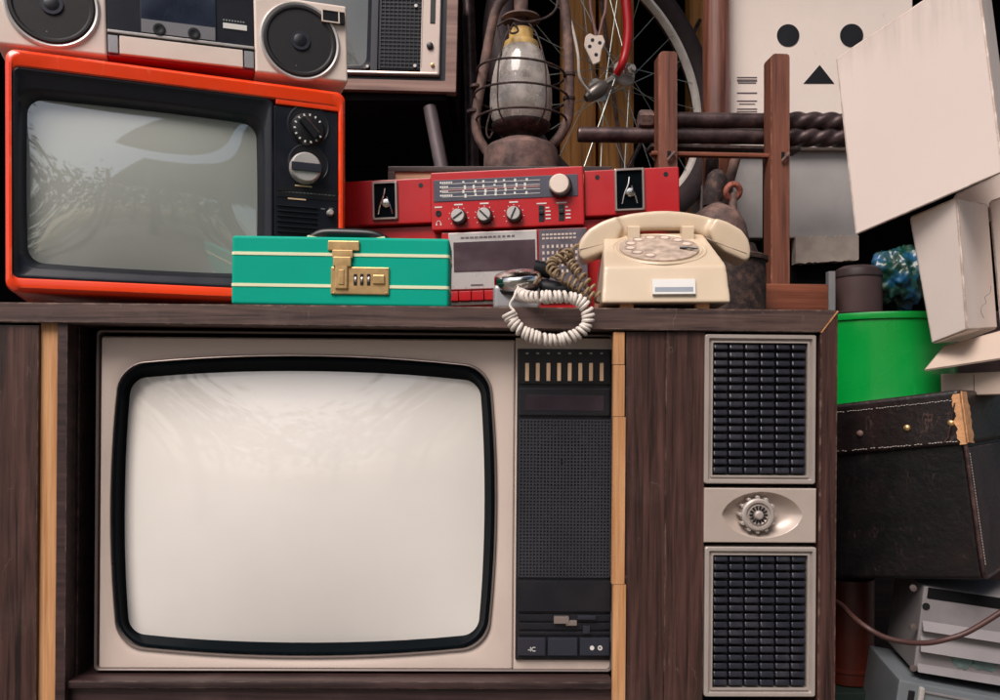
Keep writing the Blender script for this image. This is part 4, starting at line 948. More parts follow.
# ================================================================ SILVER MICROPHONE AND WHITE CORD
Mi = upright(520, 300, .06); Mi.O.z = topz(Mi.O.x, .06)
mi = thing('silver_microphone', 'dull silver dome microphone on a grey block in front of the red radio', 'microphone', Mi)
q = Mi.P(517.5, 277, 0); ax = Vector((-.10,-.34,1)).normalized()
hd = MB().lathe([(.026,-.016),(.0305,-.014),(.0325,-.009),(.0328,-.003),(.0318,.002),(.029,.005),(.027,.0055),(.019,.008),(.010,.0092),(0,.0095)], q, ax, 48).build('head', M['chrome'], mi)
MB().lathe([(.0270,-.0185),(.0315,-.0170),(.0325,-.0125),(.0315,-.0110)], q, ax, 48).build('rim', M['black'], hd)
a = rect(Mi, 493, 283, 540, 305, -.012)
MB().box(a[0], a[1], -.014, .03, .0005, a[3]-.002, .007, 4).build('block', M['grey_metal'], mi)
m = MB(); m.tube([Mi.P(522,287,.02), Mi.P(545,289,.02), Mi.P(570,293,.02), Mi.P(583,297,.02)], [.012,.014,.0125,.008], 18); m.tube([Mi.P(534,268,.03), Mi.P(545,270,.03), Mi.P(552,274,.03)], [.012,.011,.009], 16); m.build('grip', M['black'], mi)
Y1 = -.012
wc_ = lambda px, py, Y=Y1: Mi.M.inverted() @ at(px, py, Y)
p_ = curve_pts([wc_(518,294,.024), wc_(530,297,.0), wc_(548,297,-.010), wc_(566,297,-.012), wc_(578,300), wc_(586,308), wc_(588,320), wc_(582,331), wc_(568,338), wc_(552,340), wc_(536,337), wc_(522,331), wc_(513,322), wc_(509,313)], 8)
h = coil(p_, lambda f: .0063 if f < .86 else .0063+.0018*(f-.86)/.14, 42, 14)
m = MB(); m.tube(h, .0025, 8); m.tube(curve_pts([h[-1], wc_(510,305,-.014), wc_(514,297,-.010), wc_(517,290,.02), wc_(519,285,.04)], 6), .0017, 8); m.build('coiled_cord', M['cord'], mi)

# ================================================================ RUSTY POT LAMP behind the telephone
Po = upright(724, 300, .36); Po.O.z = topz(Po.O.x, .36)
po = thing('iron_pot', 'rusty dark iron pot with domed lid and pinkish ring handle behind the telephone', 'pot', Po)
sp_ = (D+.36)/FL; zp = lambda py: Po.loc(724, py)[1]
MB().lathe([(38*sp_,0),(40*sp_,.004),(40.5*sp_,zp(275)),(40*sp_,zp(262)),(36*sp_,zp(256)),(33*sp_,zp(255)),(30*sp_,zp(246))], seg=48).build('body', M['rust2'], po)
MB().lathe([(30*sp_,zp(248)),(31*sp_,zp(240)),(28*sp_,zp(226)),(22*sp_,zp(214)),(12*sp_,zp(207)),(6*sp_,zp(204)),(0,zp(203))], (-.012,0,0), seg=44).build('lid', M['rust'], po)
m = MB(); m.lathe([(40.5*sp_,zp(264)),(42.5*sp_,zp(263)),(42.5*sp_,zp(259)),(39*sp_,zp(257))], seg=48); m.build('body_band', M['rust2'], po)
q0 = Po.P(733,216,-.02); q1 = Po.P(733.5,193,-.02)
m = MB(); m.tube([q0-Vector((0,0,.015)), q0, q0.lerp(q1,.5), q1], [.008,.007,.0062,.0055], 12); m.build('handle_stem', M['rust'], po)
M['pinkrust'] = rust('pink_brown_ring', '#6a352c', '#a4604f', '#c08474', scale=60)
c = Po.P(733,191.5,-.02); m = MB(); m.tube([c+Vector((.0115*math.cos(a), -.004*math.sin(a), .0115*math.sin(a))) for a in [2*PI*i/28 for i in range(28)]], .0052, 10, closed=True); m.build('ring_handle', M['pinkrust'], po)
m = MB(); c = Po.P(716,182,.05); m.lathe([(.014,-.045),(.020,-.02),(.017,.01),(.010,.02),(0,.024)], c, (.2,0,1), 20); m.tube([c+Vector((0,.0,-.04)), Po.P(716,214,.03)], .012, 10); m.build('lid_post', M['rust2'], po)

# ================================================================ TIMBER RACK with AUGERS
YR = .44
Rk = upright(668, 300, YR, math.radians(4)); Rk.O.z = topz(Rk.O.x+.1, YR)
rk = thing('timber_rack', 'red-brown timber rack of two uprights joined by a rung', 'rack', Rk)
def upr(x0, x1, ytop, y=0.0):
    a = Rk.loc(x0, ytop, y); b = Rk.loc(x1, ytop, y); x0, x1 = a[0], b[0]; zt_ = a[1]
    poly = [(x0,.0),(x1,.0),(x1,zt_-.004),(x1-.003,zt_),(x0+.006,zt_),(x0,zt_-.006)]
    return MB().prism(poly, y, y+.036, b=.0015)
u1 = upr(659, 677.5, 50.5).build('upright', M['redwood'], rk); u2 = upr(771, 790, 53).build('upright', M['redwood'], rk)
a = rect(Rk, 652, 150, 775, 157, .008); MB().box(a[0], a[1], .010, .026, a[2], a[3], .003).build('rung', M['redwood_h'], rk)
a = rect(Rk, 650, 142.5, 800, 150, .05); MB().box(a[0], a[1], .042, .085, a[2]-.002, a[3]-.003, .002).build('bearer', M['rust2'], rk)
for x0, x1, yt in ((648,690,275),(741,826,284)):
    a = rect(Rk, x0, yt, x1, 310, -.02); MB().box(a[0], a[1], -.03, .09, 0, a[3], .003).build('base_block', M['redwood_h'], rk)
for up, px, py in ((u1,669,154),(u2,783,155)):
    q = Rk.loc(px,py,0); m = MB(); m.box(q[0]-.0035, q[0]+.0035, -.0004, .002, q[1]-.010, q[1]+.006, .0008); m.build('mortise', M['black'], up)
    m = MB(); m.tube([(q[0]-.003,-.004,q[1]-.012),(q[0]+.004,-.008,q[1]-.004),(q[0]+.009,-.004,q[1]+.002)], .003, 8); m.build('peg', M['rust'], up)
def auger(px0, px1, py0, py1, Y, label, hexend, ph0):
    a = at(px0, py0, Y); b = at(px1, py1, Y+.01)
    o = thing('auger_bit', label, 'drill bit', loc=a, group='auger bits laid across the rack')
    d = b-a; Lg = d.length; ex = d.normalized(); r = 7.6*(D+Y)/FL
    shank = .60*Lg if hexend else .74*Lg
    m = MB(); m.lathe([(0,0),(r*.9,.0),(r,.004),(r,shank-.01),(r*.7,shank)], (0,0,0), ex, 22); m.build('shank', M['steel'], o)
    if hexend: m = MB(); m.lathe([(0,-.026),(r*1.0,-.026),(r*1.22,-.022),(r*1.22,-.002),(r,.002)], (0,0,0), ex, 6); m.build('hex_end', M['rust'], o)
    up = Vector((0,0,1)); sd = ex.cross(up).normalized(); up = sd.cross(ex); Ls = []
    N_ = 90
    for i in range(N_+1):
        s_ = shank-.012+(Lg+.30-shank)*i/N_; an = ph0+s_/.098*2*PI; k = min(1, i/4)
        ring = []
        for j in range(24):
            t_ = 2*PI*j/24; q_ = r*(1+k*(.16+.30*(abs(math.cos(1.5*(t_-an)))-.6)))
            ring.append(ex*s_ + sd*(q_*math.cos(t_)) + up*(q_*math.sin(t_)))
        Ls.append(ring)
    MB().loops(Ls, True, True).build('twist', M['steel'], o, ang=60)
YA = .505
auger(652, 845, 119.5, 122, YA, 'brown steel auger with a hex end, upper of the two on the rack', True, .3)
auger(578, 845, 134.5, 138, YA+.002, 'brown steel auger reaching back to the lantern, lower of the two on the rack', False, 1.7)

# ================================================================ BICYCLE (front wheel) AND POSTS
YB = .86
hub = at(611, 82, YB); sB = (D+YB)/FL
bi = thing('bicycle', 'old bicycle with spoked front wheel and red fork standing between the posts', 'bicycle', loc=(hub.x, hub.y, 0))
hl = Vector((0,0,hub.z))
th_, ti_ = 1.319, .626; v1 = Vector((math.cos(th_),0,-math.sin(th_))); v2 = Vector((math.sin(th_)*math.cos(ti_), math.sin(ti_), math.cos(th_)*math.cos(ti_))); nw = v1.cross(v2).normalized()
Rr = .292
def wp(r, a, h=0.): return hl + (v1*math.cos(a)+v2*math.sin(a))*r + nw*h
rm = MB(); sec = [(-.011,.006),(-.0125,.0),(-.009,-.008),(0,-.010),(.009,-.008),(.0125,0),(.011,.006),(0,.001)]
NL = 96
wheel = None
def wring(sec): return [[wp(Rr+dr_, 2*PI*i/NL, h_) for i in range(NL)] for h_, dr_ in sec]
bm_ = MB().loops(wring([(.034*math.cos(t_), .026+.030*math.sin(t_)) for t_ in [2*PI*k/16 for k in range(16)]]), closed_ring=True)
wheel = bm_.build('front_wheel', M['tyre'], bi)
MB().loops(wring(sec), closed_ring=True).build('rim', M['rim'], wheel)
m = MB()
for i in range(28):
    a = 2*PI*i/28; hsd = .042 if i % 2 else -.042; tw = (.55 if (i//2) % 2 else -.55)
    m.tube([wp(.022, a+tw*1.6, hsd), wp(Rr-.008, a, hsd*.08)], .0010, 6)
m.build('spokes', M['spoke'], wheel)
m = MB(); m.lathe([(.007,-.075),(.007,-.05),(.027,-.050),(.029,-.042),(.014,-.036),(.012,0),(.014,.036),(.029,.042),(.027,.050),(.007,.05),(.007,.075)], hl, nw, 28)
m.lathe([(.011,-.050),(.011,-.042),(.006,-.040)], hl, nw, 6); m.lathe([(.013,.068),(.013,.056),(.007,.054)], hl, nw, 6); m.lathe([(.013,-.068),(.013,-.056),(.007,-.054)], hl, nw, 6); m.build('hub', M['silver'], wheel)
bp_ = lambda px, py, Y: at(px, py, Y) - bi.location
YF_ = YB-.07
m = MB(); fp = curve_pts([bp_(612,-160,YF_), bp_(620,-60,YF_), bp_(626,0,YF_), bp_(628,28,YF_), bp_(626,50,YF_), bp_(622,64,YF_), bp_(617,74,YF_+.015)]); m.tube(fp, [.0125-.004*i/(len(fp)-1) for i in range(len(fp))], 14); m.build('fork', M['red'], bi)
q = bp_(595,92,YF_); m = MB(); m.lathe([(0,-.034),(.010,-.031),(.017,-.018),(.0195,.0),(.019,.022),(.012,.036),(.006,.040),(.006,.055)], q, (.72,.15,.55), 28); bmesh.ops.transform(m.bm, matrix=Matrix.Translation(q) @ Matrix.Scale(.86, 4) @ Matrix.Translation(-q), verts=m.bm.verts); m.build('dynamo', mat('dull_steel_dynamo', '#77706c', .35, metal=.6, var=.25, dirt=.4), bi)
m = MB(); c = bp_(595,49,YF_-.02)
m.prism([(c.x-.022,c.z+.026),(c.x-.012,c.z+.034),(c.x,c.z+.028),(c.x+.016,c.z+.030),(c.x+.022,c.z+.014),(c.x+.014,c.z-.004),(c.x+.010,c.z-.030),(c.x-.004,c.z-.036),(c.x-.013,c.z-.016),(c.x-.024,c.z+.006)], c.y-.004, c.y+.004, b=.0015)
br = m.build('bracket', M['beige'], bi)
m = MB()
for dx, dz in ((-.006,.018),(.010,.012),(.002,-.014),(-.012,.004)): m.lathe([(.0042,0),(.0042,.0004),(0,.0004)], (c.x+dx, c.y-.004, c.z+dz), (0,-1,0), 12)
m.build('bolt_hole', M['black'], br)
for (xa_, xb_) in ((590,597),(606,598)):
    m = MB(); m.tube(curve_pts([bp_(xa_-3,-80,YF_), bp_(xa_,0,YF_), bp_((xa_+xb_)/2,22,YF_), bp_(xb_,42,YF_), bp_(599,62,YF_)]), .0032, 8); m.build('brake_cable', mat('pinkish_cable', '#8d6a66', .6), bi)
m = MB(); m.tube(curve_pts([bp_(560,-20,YF_-.05), bp_(566,6,YF_-.05), bp_(573,30,YF_-.05), bp_(578,55,YF_-.05), bp_(580,78,YF_-.04), bp_(590,93,YF_-.02)]), .0032, 8); m.build('brake_cable', M['cord'], bi)
def post(px0, px1, Y, mt, label, rnd=.004, h=2.4):
    a = at(px0, 100, Y); b = at(px1, 100, Y); wdt = b.x-a.x
    o = MB().box(-wdt/2, wdt/2, 0, wdt*.9, 0, h, rnd, 3).build('timber_post', mt); o.location = ((a.x+b.x)/2, Y, 0)
    return tag(o, label, 'post')
post(600, 634, 1.15, M['post'], 'yellow-brown timber post behind the red bicycle fork')
post(562, 596, 1.17, M['post'], 'yellow-brown timber post close behind the white bracket and lantern tube')
post(690, 716, 1.30, M['post'], 'dull brown timber post half hidden by the bicycle tyre')
a = at(716.5, 60, .615); o = MB().lathe([(0,0),(.0285,0),(.0275,2.0),(0,2.0)], seg=32).build('timber_post', M['varnish']); o.location = (a.x, .615, 0)
tag(o, 'round varnished red-brown post beside the white board', 'post')

def rod(px0, py0, px1, py1, Y0, Y1, r_, mt, label, name='iron_rod'):
    a, b = at(px0, py0, Y0), at(px1, py1, Y1); mid = a.lerp(b, .5)+Vector((.004,0,.003)); o = MB().tube([p-a for p in curve_pts([a, mid, b], 6)], r_, 12).build(name, mt); o.location = a; return tag(o, label, 'rod')
rod(684, 330, 738, 150, .56, .59, .010, M['rust'], 'rusty rod leaning up from behind the red radio towards the varnished post')
rod(702, 330, 712, 160, .50, .57, .013, M['rust2'], 'dark rusted bar standing behind the iron pot')
rod(474, 330, 466, -60, .80, .95, .016, M['steel'], 'dark brown pole standing in the shade left of the hurricane lantern', 'iron_pole')
rod(548, 330, 700, 20, 1.0, 1.28, .006, M['steel'], 'thin brown rod slanting behind the bicycle wheel')
rod(640, 330, 596, -40, 1.08, 1.12, .005, M['rust'], 'thin rusty rod leaning against the yellow-brown posts')
# ================================================================ WHITE BOARD CABINET, GREY CABINET
YG = .66
Gc = upright(733, 400, YG); Gc.O.z = 0
gc = thing('metal_cabinet', 'scuffed grey metal cabinet behind the timber rack', 'cabinet', Gc)
a = rect(Gc, 733, 151, 858.5, 238, 0)
MB().box(a[0], a[1], 0, .4, a[2], a[3], .004).build('door_panel', mat('scuffed_grey_metal', '#b9b5b4', .4, metal=.25, var=.22, scale=5, dirt=.5, dirtcol='#5b5654'), gc)
MB().box(a[0]+.02, a[1]-.02, .03, .4, 0, a[2], 0).build('base', M['black_in'], gc)
b = rect(Gc, 795, 236.5, 858, 262, 0); n_ = 26
ptsT = [(b[0]+(b[1]-b[0])*i/n_, b[3]+random.uniform(-.004,.004)) for i in range(n_+1)]; ptsB = [(b[1]-(b[1]-b[0])*i/n_, b[2]+.004-.008*i/n_+random.uniform(-.0015,.0015)) for i in range(n_+1)]
MB().prism(ptsT+ptsB, -.004, .02).build('torn_flap', mat('crinkled_grey_board', '#b3a59b', .8, var=.2, scale=30, bump=.4, bscale=50), gc)
MB().box(Gc.loc(763,200,-.003)[0], Gc.loc(772,200,-.003)[0], -.003, .01, a[2]-.05, a[3], .001).build('door_gap', M['black_in'], gc)
YWb = .64
Wb = upright(728.5, 149, YWb); Wb.O.z = Gc.O.z+a[3]+.001
wb = thing('white_board_box', 'tall white box bearing two black discs and a black triangle', 'box', Wb)
wx = Wb.loc(913,60)[0]; wz = Wb.loc(728,-60)[1]
MB().box(0, wx, 0, .12, 0, wz, .004).build('body', M['carton'], wb)
for px, py, r_ in ((788,35.5,11.2),(851.5,35.5,11.6)):
    q = Wb.loc(px,py); m = MB(); m.lathe([(0,0),(r_*(D+YWb)/FL,0),(r_*(D+YWb)/FL,.001),(0,.001)], (q[0], -.0002, q[1]), (0,-1,0), 40); m.build('black_disc', M['black'], wb)
m = MB(); m.prism([Wb.loc(819.5,65), Wb.loc(834,83.5), Wb.loc(803.5,83.5)], -.0012, .001); m.build('black_triangle', M['black'], wb)
m = MB()
for py, x0, x1, t_ in ((77.5,737,757,.5),(80.5,737,757,1.1),(83,738,756,.5),(93,737,757,.6),(101,737,757,.5),(104,739,755,.4),(109,737,757,.5),(111.5,737,757,.4)):
    q = rect(Wb, x0, py-t_, x1, py+t_, 0); m.box(q[0], q[1], -.0008, .001, q[2], q[3], 0)
m.build('printed_lines', M['pipe'], wb)

# ================================================================ RIGHT-HAND PILE
Lv = pose((911,584), (1000,597), (913,671), .11, .088)
lv = thing('louvred_unit', 'pinkish grey metal unit with sloping louvres and greenish stain under the suitcase', 'machine', Lv)
wL, hL = .26, Lv.loc(911,584)[1]
M['lv'] = mat('grimy_grey_metal', '#837e80', .5, metal=.15, var=.2, scale=8, dirt=.75, dirtcol='#352d31', bump=.06)
MB().box(0, wL, 0, .15, 0, hL, .004).build('body', M['lv'], lv)
for z0_, z1_, dk_ in ((.86,.99,1),(.50,.60,0),(.26,.42,0),(.02,.10,0)):
    m = MB(); za = hL*z0_; zb_ = hL*z1_
    if dk_: m.box(.006, wL-.006, -.0008, .004, za, zb_, .001); m.build('black_slot', M['black_in'], lv)
    else:
        m.prism([(0.004,0),(wL-.004,0),(wL-.004,1),(.004,1)], 0, .001)
        bmesh.ops.delete(m.bm, geom=m.bm.verts[:], context='VERTS')
        m.poly3([(.004,-.0002,zb_),(wL-.004,-.0002,zb_),(wL-.004,-.011,za),(.004,-.011,za),(wL-.004,0,za-.001),(.004,0,za-.001)], [[0,1,2,3],[3,2,4,5],[0,3,5],[1,2,4]]); m.build('louvre', M['lv'], lv, ang=20)
q = Lv.loc(926,606.5); MB().lathe([(.0052,0),(.0052,.0006),(0,.0006)], (q[0], -.0001, q[1]), (0,-1,0), 20).build('round_hole', M['black'], lv)
for y_ in (588,627,668): q = Lv.loc(913,y_); m = MB(); m.lathe([(.005,0),(.0045,.003),(0,.004)], (q[0], 0, q[1]), (0,-1,0), 12); m.build('hinge', M['trim_dark'], lv)
n_ = 22; q = Lv.loc(972,668)
M['stain'] = mat('green_grey_stain', '#5f7471', .7, var=.4, scale=60)
for dx, dz, rr0, rx in ((-.012,.0,.012,1.2),(.015,.002,.014,1.3)):
    pl_ = [(q[0]+dx+rr0*rx*(1+random.uniform(-.25,.25))*math.cos(2*PI*i/n_), q[1]+dz+.010+rr0*(1+random.uniform(-.25,.25))*math.sin(2*PI*i/n_)) for i in range(n_)]
    MB().prism(pl_, -.0012, .0005).build('stain', M['stain'], lv)
L2 = pose((914,679), (1000,695), (914,716), .10, .080)
l2 = thing('metal_case', 'pale blue-grey metal case with a black handle slot at the bottom of the pile', 'case', L2)
L2z = L2.loc(914,680)[1]
MB().box(-.03, .26, -.012, .16, -.26, L2z, .004).build('body', mat('pale_blue_grey_metal', '#777d82', .4, metal=.2, var=.15, dirt=.4, dirtcol='#4a4a50'), l2)
m = MB(); m.box(-.016, -.007, -.0135, -.006, L2z-.09, L2z-.012, .002); m.build('handle_slot', M['black'], l2)
m = MB(); m.box(-.004, .004, -.018, -.010, L2z-.10, L2z-.004, .003); m.build('corner_strip', M['silver'], l2)
m = MB(); m.box(.004, .255, -.0145, -.010, L2z-.012, L2z-.009, .0008); m.build('panel_seam', M['lv'], l2)

Sc = pose((842,403.5), (974,387.5), (842,579), .17, .055)
su = thing('leather_suitcase', 'worn black leather suitcase with pale stitching and a torn tan corner', 'suitcase', Sc)
wS = Sc.loc(974,500)[0]; hS = Sc.loc(842,403.5)[1]; zLd = (Sc.loc(842,452)[1]+Sc.loc(970,448)[1])/2
x0S = -.05; dS = .30
MB().box(x0S, wS-.003, .003, dS-.003, 0, zLd+.01, .006, 3).build('body', M['leather'], su)
n_ = 30
MB().box(x0S-.002, wS+.001, -.003, dS, zLd, hS, .007, 4).build('lid', M['leather_lid'], su)
m = MB()
def stitches(m, a, b, n, y, jit=.0006):
    a = Vector((a[0], y, a[1])); b = Vector((b[0], y, b[1]))
    for i in range(n):
        if random.random() < .12: continue
        p0 = a.lerp(b, (i+.1)/n); p1 = a.lerp(b, (i+.78)/n); j = Vector((0,0,random.uniform(-jit,jit)))
        m.tube([p0+j, p0.lerp(p1,.5)+j+Vector((0,-.0007,0)), p1+j], .0006, 5)
stitches(m, (x0S,hS-.012), (wS-.009,hS-.014), 62, -.0034); m.build('stitching', M['thread'], su); m = MB(); stitches(m, (x0S,zLd+.006), (wS-.009,zLd+.006), 62, -.0034); m.build('stitching', M['thread'], su)
for px, py in ((860,433.5),(907,428),(951,423)):
    q = Sc.loc(px,py,-.003); m = MB(); m.lathe([(.0048,0),(.0046,.0016),(.0032,.003),(0,.0037)], (q[0], -.003, q[1]), (0,-1,0), 18); m.build('rivet', M['brass'] if px > 870 else M['rust'], su)
# side gusset of lighter brown leather with a piped edge
MB().box(wS-.002, wS+.0008, .006, dS-.01, .004, zLd-.004, .001).build('side_panel', M['leather2'], su)
m = MB(); m.tube(curve_pts([(wS-.001,-.0005,zLd-.001),(wS-.001,.0005,zLd*.6),(wS-.001,.0005,.03),(wS-.001,.004,.008),(wS-.001,.03,.002),(wS-.001,.2,.002)]), .0028, 8); m.build('edge_piping', M['leather2'], su)
m = MB(); n_ = 40
for i in range(n_):
    z_ = .02+(zLd-.03)*i/n_; m.tube([(wS+.0012,.008,z_),(wS+.0012,.008,z_+(zLd-.03)/n_*.6)], .0007, 5)
m.build('side_stitching', M['thread'], su)
py_ = []; 
for i in range(15): py_.append((.002+random.uniform(-.001,.0015), zLd+.003+(hS-zLd-.006)*i/14))
for i in range(15): py_.append((.034+random.uniform(-.005,.005), hS-.003-(hS-zLd-.004)*i/14))
V_ = [(wS+.0014, y, z) for y, z in py_]; V2 = [(wS+.0030, y, z) for y, z in py_]
m = MB().loops([V_, V2], True, True)
jag = [(wS+.001, zLd+.001+(hS-zLd-.007)*i/16) for i in range(17)]+[(wS-.007+random.uniform(-.0035,.0025), hS-.006-(hS-zLd-.007)*i/16) for i in range(17)]; m.prism(jag, -.0044, .004); m.build('torn_corner', M['tan'], su)
m = MB(); m.tube([(wS-.03,-.003,zLd+.004),(wS-.02,-.0045,zLd+.012),(wS-.006,-.0045,hS-.018)], [.001,.0022,.001], 7); m.build('scuff', M['leather2'], su)
def suz(x, y):   # height of the suitcase lid
    nz = Sc.ez; c0 = Sc.O+Sc.ez*hS
    return c0.z-(nz.x*(x-c0.x)+nz.y*(y-c0.y))/nz.z

# green tub
a = at(868, 400, .30); gx_, gy_ = a.x+.03, .335
gz_ = suz(gx_, gy_)-.004
rg = .125; ztop = at(880, 311, gy_-rg).z
tb = thing('green_tub', 'bright green round plastic tub with a rolled rim', 'tub', loc=(gx_, gy_, gz_))
hT = ztop-gz_
MB().lathe([(rg*.93,0),(rg*.95,.003),(rg*.985,hT-.014),(rg*.985,hT-.010),(rg*.97,hT-.010),(rg*.93,.006),(0,.006)], seg=72).build('wall', M['green'], tb)
MB().lathe([(rg*.985,hT-.012),(rg*1.01,hT-.010),(rg*1.018,hT-.004),(rg*1.01,hT),(rg*.975,hT),(rg*.97,hT-.012)], seg=72).build('rim', M['green'], tb)

# dark crate behind with jar, blue bag and strip
Dk = upright(828, 400, .52); Dk.O.z = 0
zc_ = Dk.loc(828,311)[1]
dkx = Dk.loc(1010,311)[0]
dc = MB().box(0, dkx, 0, .35, 0, zc_, .004).build('dark_crate', M['walnut_dark']); dc.matrix_world = Dk.M; tag(dc, 'dark timber crate in shade behind the green tub', 'crate')
j = MB(); q0 = at(858, 311, .60); jr = 23*(D+.58)/FL; jz = at(858,264,.58).z-(zc_+Dk.O.z)
jb = thing('brown_jar', 'dull brown lidded jar in the shade left of the blue bag', 'jar', loc=(q0.x, .60, zc_+.0005))
MB().lathe([(jr*.96,0),(jr,.004),(jr,jz*.72),(jr*.97,jz*.76)], seg=36).build('body', mat('dull_brown_enamel', '#54403f', .6, var=.2), jb)
MB().lathe([(jr*1.02,jz*.74),(jr*1.04,jz*.78),(jr*.98,jz*.9),(jr*.7,jz*.97),(jr*.2,jz),(0,jz)], seg=36).build('lid', mat('dull_brown_lid', '#3d2f2f', .55, var=.2), jb)
a = at(829.5, 311, .56); zl_ = zc_; b = at(829.5, 272, .56)
o = MB().box(-.0065, .0065, -.008, .008, 0, b.z-zc_, .001).build('grey_bracket', M['grey_metal']); o.location = (a.x+.002, .56, zc_+.0005); tag(o, 'short grey metal strip standing upright between rack and brown jar', 'bracket')
import mathutils
t = bmesh.new(); bmesh.ops.create_icosphere(t, subdivisions=5, radius=1)
for v in t.verts:
    n_ = mathutils.noise.fractal(v.co*1.7+Vector((4,2,7)), .9, 2.1, 5); v.co *= 1+.32*n_
    v.co = Vector((v.co.x*.055, v.co.y*.045, v.co.z*.062))
mz = min(v.co.z for v in t.verts)
for v in t.verts: v.co.z -= mz
m = MB(); m._merge(t)
def bag_mat():
    mt = mat('blue_green_plastic_film', '#0a5f9e', .42, var=.3, scale=30, coat=.3)
    nt = mt.node_tree; N = nt.nodes; r_ = [x for x in N if x.type == 'VALTORGB'][0]; e_ = r_.color_ramp.elements
    e_[0].color = lin('#030c13')+(1,); e_[1].color = lin('#0f5a8c')+(1,); k_ = e_.new(.5); k_.color = lin('#053d2c')+(1,)  # near-black and dulled blues put the surrounding shade into the film
    return mt
q = at(897, 311, .60); o = m.build('plastic_bag', bag_mat(), ang=60); o.location = (q.x, .60, zc_+.0008); tag(o, 'crumpled blue and green plastic bag between brown jar and white carton', 'bag')

# pale cartons
def carton(name, label, F, w_, h_, d_, mt=None):
    o = thing(name, label, 'carton', F, group=None); MB().box(0, w_, 0, d_, 0, h_, .0022, 3).build('body', mt or M['carton'], o); return o
C4 = pose((941,374), (992,372), (941,396), .175, .13)
C4.O.z = max(suz(C4.O.x, .15), suz(C4.O.x+.1, .15))+.0005 if False else C4.O.z
h4 = C4.loc(941,374)[1]
c4 = carton('pale_carton', 'low pale carton with its flap bent forward, resting on the suitcase', C4, .16, h4, .14, M['carton_shaded'])
m = MB(); q = C4.loc(974,388,-.001); m.box(q[0]-.0006, q[0]+.0006, -.0006, .002, .002, h4-.003, 0); m.build('board_seam', M['pipe'], c4)
fl = [at(944,346,.165), at(1010,328,.11), at(1010,356.5,.095), at(924.5,369.5,.14)]; inv = C4.M.inverted(); fl = [inv @ p for p in fl]
nn = (fl[1]-fl[0]).cross(fl[3]-fl[0]).normalized()*.003
up_ = [tuple(p+nn) for p in fl]; dn_ = [tuple(p-nn*.0) for p in fl]
MB().loops([up_, dn_], True, True).build('flap', M['carton_shaded'], c4)
p0, p1, p3 = at(909,217,.16), at(957,196.5,.085), at(931.5,344,.15)
c2 = quad_box('pale_carton', 'narrow pale carton standing on end with a cracked corner, under the biggest carton', [p0, p1, on_plane(967.5,330,p0,p1,p3), p3], at(988,203.5,.165)-p1, M['carton'])
m = MB(); qq = [at(x, y, .118)-p3 for x, y in ((984,318),(981,312),(982,306),(986,303),(985,297),(990,293),(991,286))]; m.tube(curve_pts(qq, 3), .00035, 5); m.build('crack', M['pipe'], c2)
p0, p1, p3 = at(988.5,201,.175), at(1050,178,.11), at(1001,336,.17)
c3 = quad_box('pale_carton', 'pale carton cut off by the right edge, beside the narrow upright carton', [p0, p1, on_plane(1060,322,p0,p1,p3), p3], Vector((.08,.09,0)), M['carton'])
p0, p1, p3 = at(835.5,58,.19), at(977,-36,.03), at(855.5,235.5,.19)
c1 = quad_box('pale_carton', 'biggest pale carton, tilted, with grey streaks denser towards the top of its broad face', [p0, p1, on_plane(1004,172,p0,p1,p3), p3], Vector((.088,.128,.056)), M['big_carton'], .002)
p0, p1, p3 = at(955,194,.26), at(1060,146,.20), at(955,214,.26)  # added filler box where the biggest carton's shaded underside shows
quad_box('pale_carton', 'pale filler carton added between the biggest and the narrow carton, standing for a shaded underside', [p0, p1, on_plane(1060,196,p0,p1,p3), p3], Vector((.05,.12,0)), M['carton'])
# orange bucket, dark green crate, cable
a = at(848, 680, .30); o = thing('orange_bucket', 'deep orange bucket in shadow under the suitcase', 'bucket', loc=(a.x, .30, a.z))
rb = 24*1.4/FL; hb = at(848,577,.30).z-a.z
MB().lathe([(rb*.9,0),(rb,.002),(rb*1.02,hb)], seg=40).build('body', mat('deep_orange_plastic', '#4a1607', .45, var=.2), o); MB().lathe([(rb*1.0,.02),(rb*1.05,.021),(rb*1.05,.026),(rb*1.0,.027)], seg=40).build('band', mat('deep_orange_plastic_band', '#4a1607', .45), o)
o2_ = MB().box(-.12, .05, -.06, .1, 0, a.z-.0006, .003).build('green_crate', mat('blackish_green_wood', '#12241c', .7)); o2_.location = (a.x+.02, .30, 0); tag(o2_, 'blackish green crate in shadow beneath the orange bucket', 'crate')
cb = curve_pts([at(822,596,.20), at(840,604,.13), at(852,616,.06), at(866,627,.03), at(884,637,.02), at(905,642,.015), at(927,643,.015), at(948,639,.015), at(970,631,.01), at(1004,610,.0), at(1030,590,.0)], 8)
org = cb[0].copy(); cab = MB().tube([p-org for p in cb], .0036, 10).build('cable', mat('brown_rubber_cable', '#452a26', .5, var=.2)); cab.location = org; tag(cab, 'reddish brown cable sagging in front of the louvred unit', 'cable')

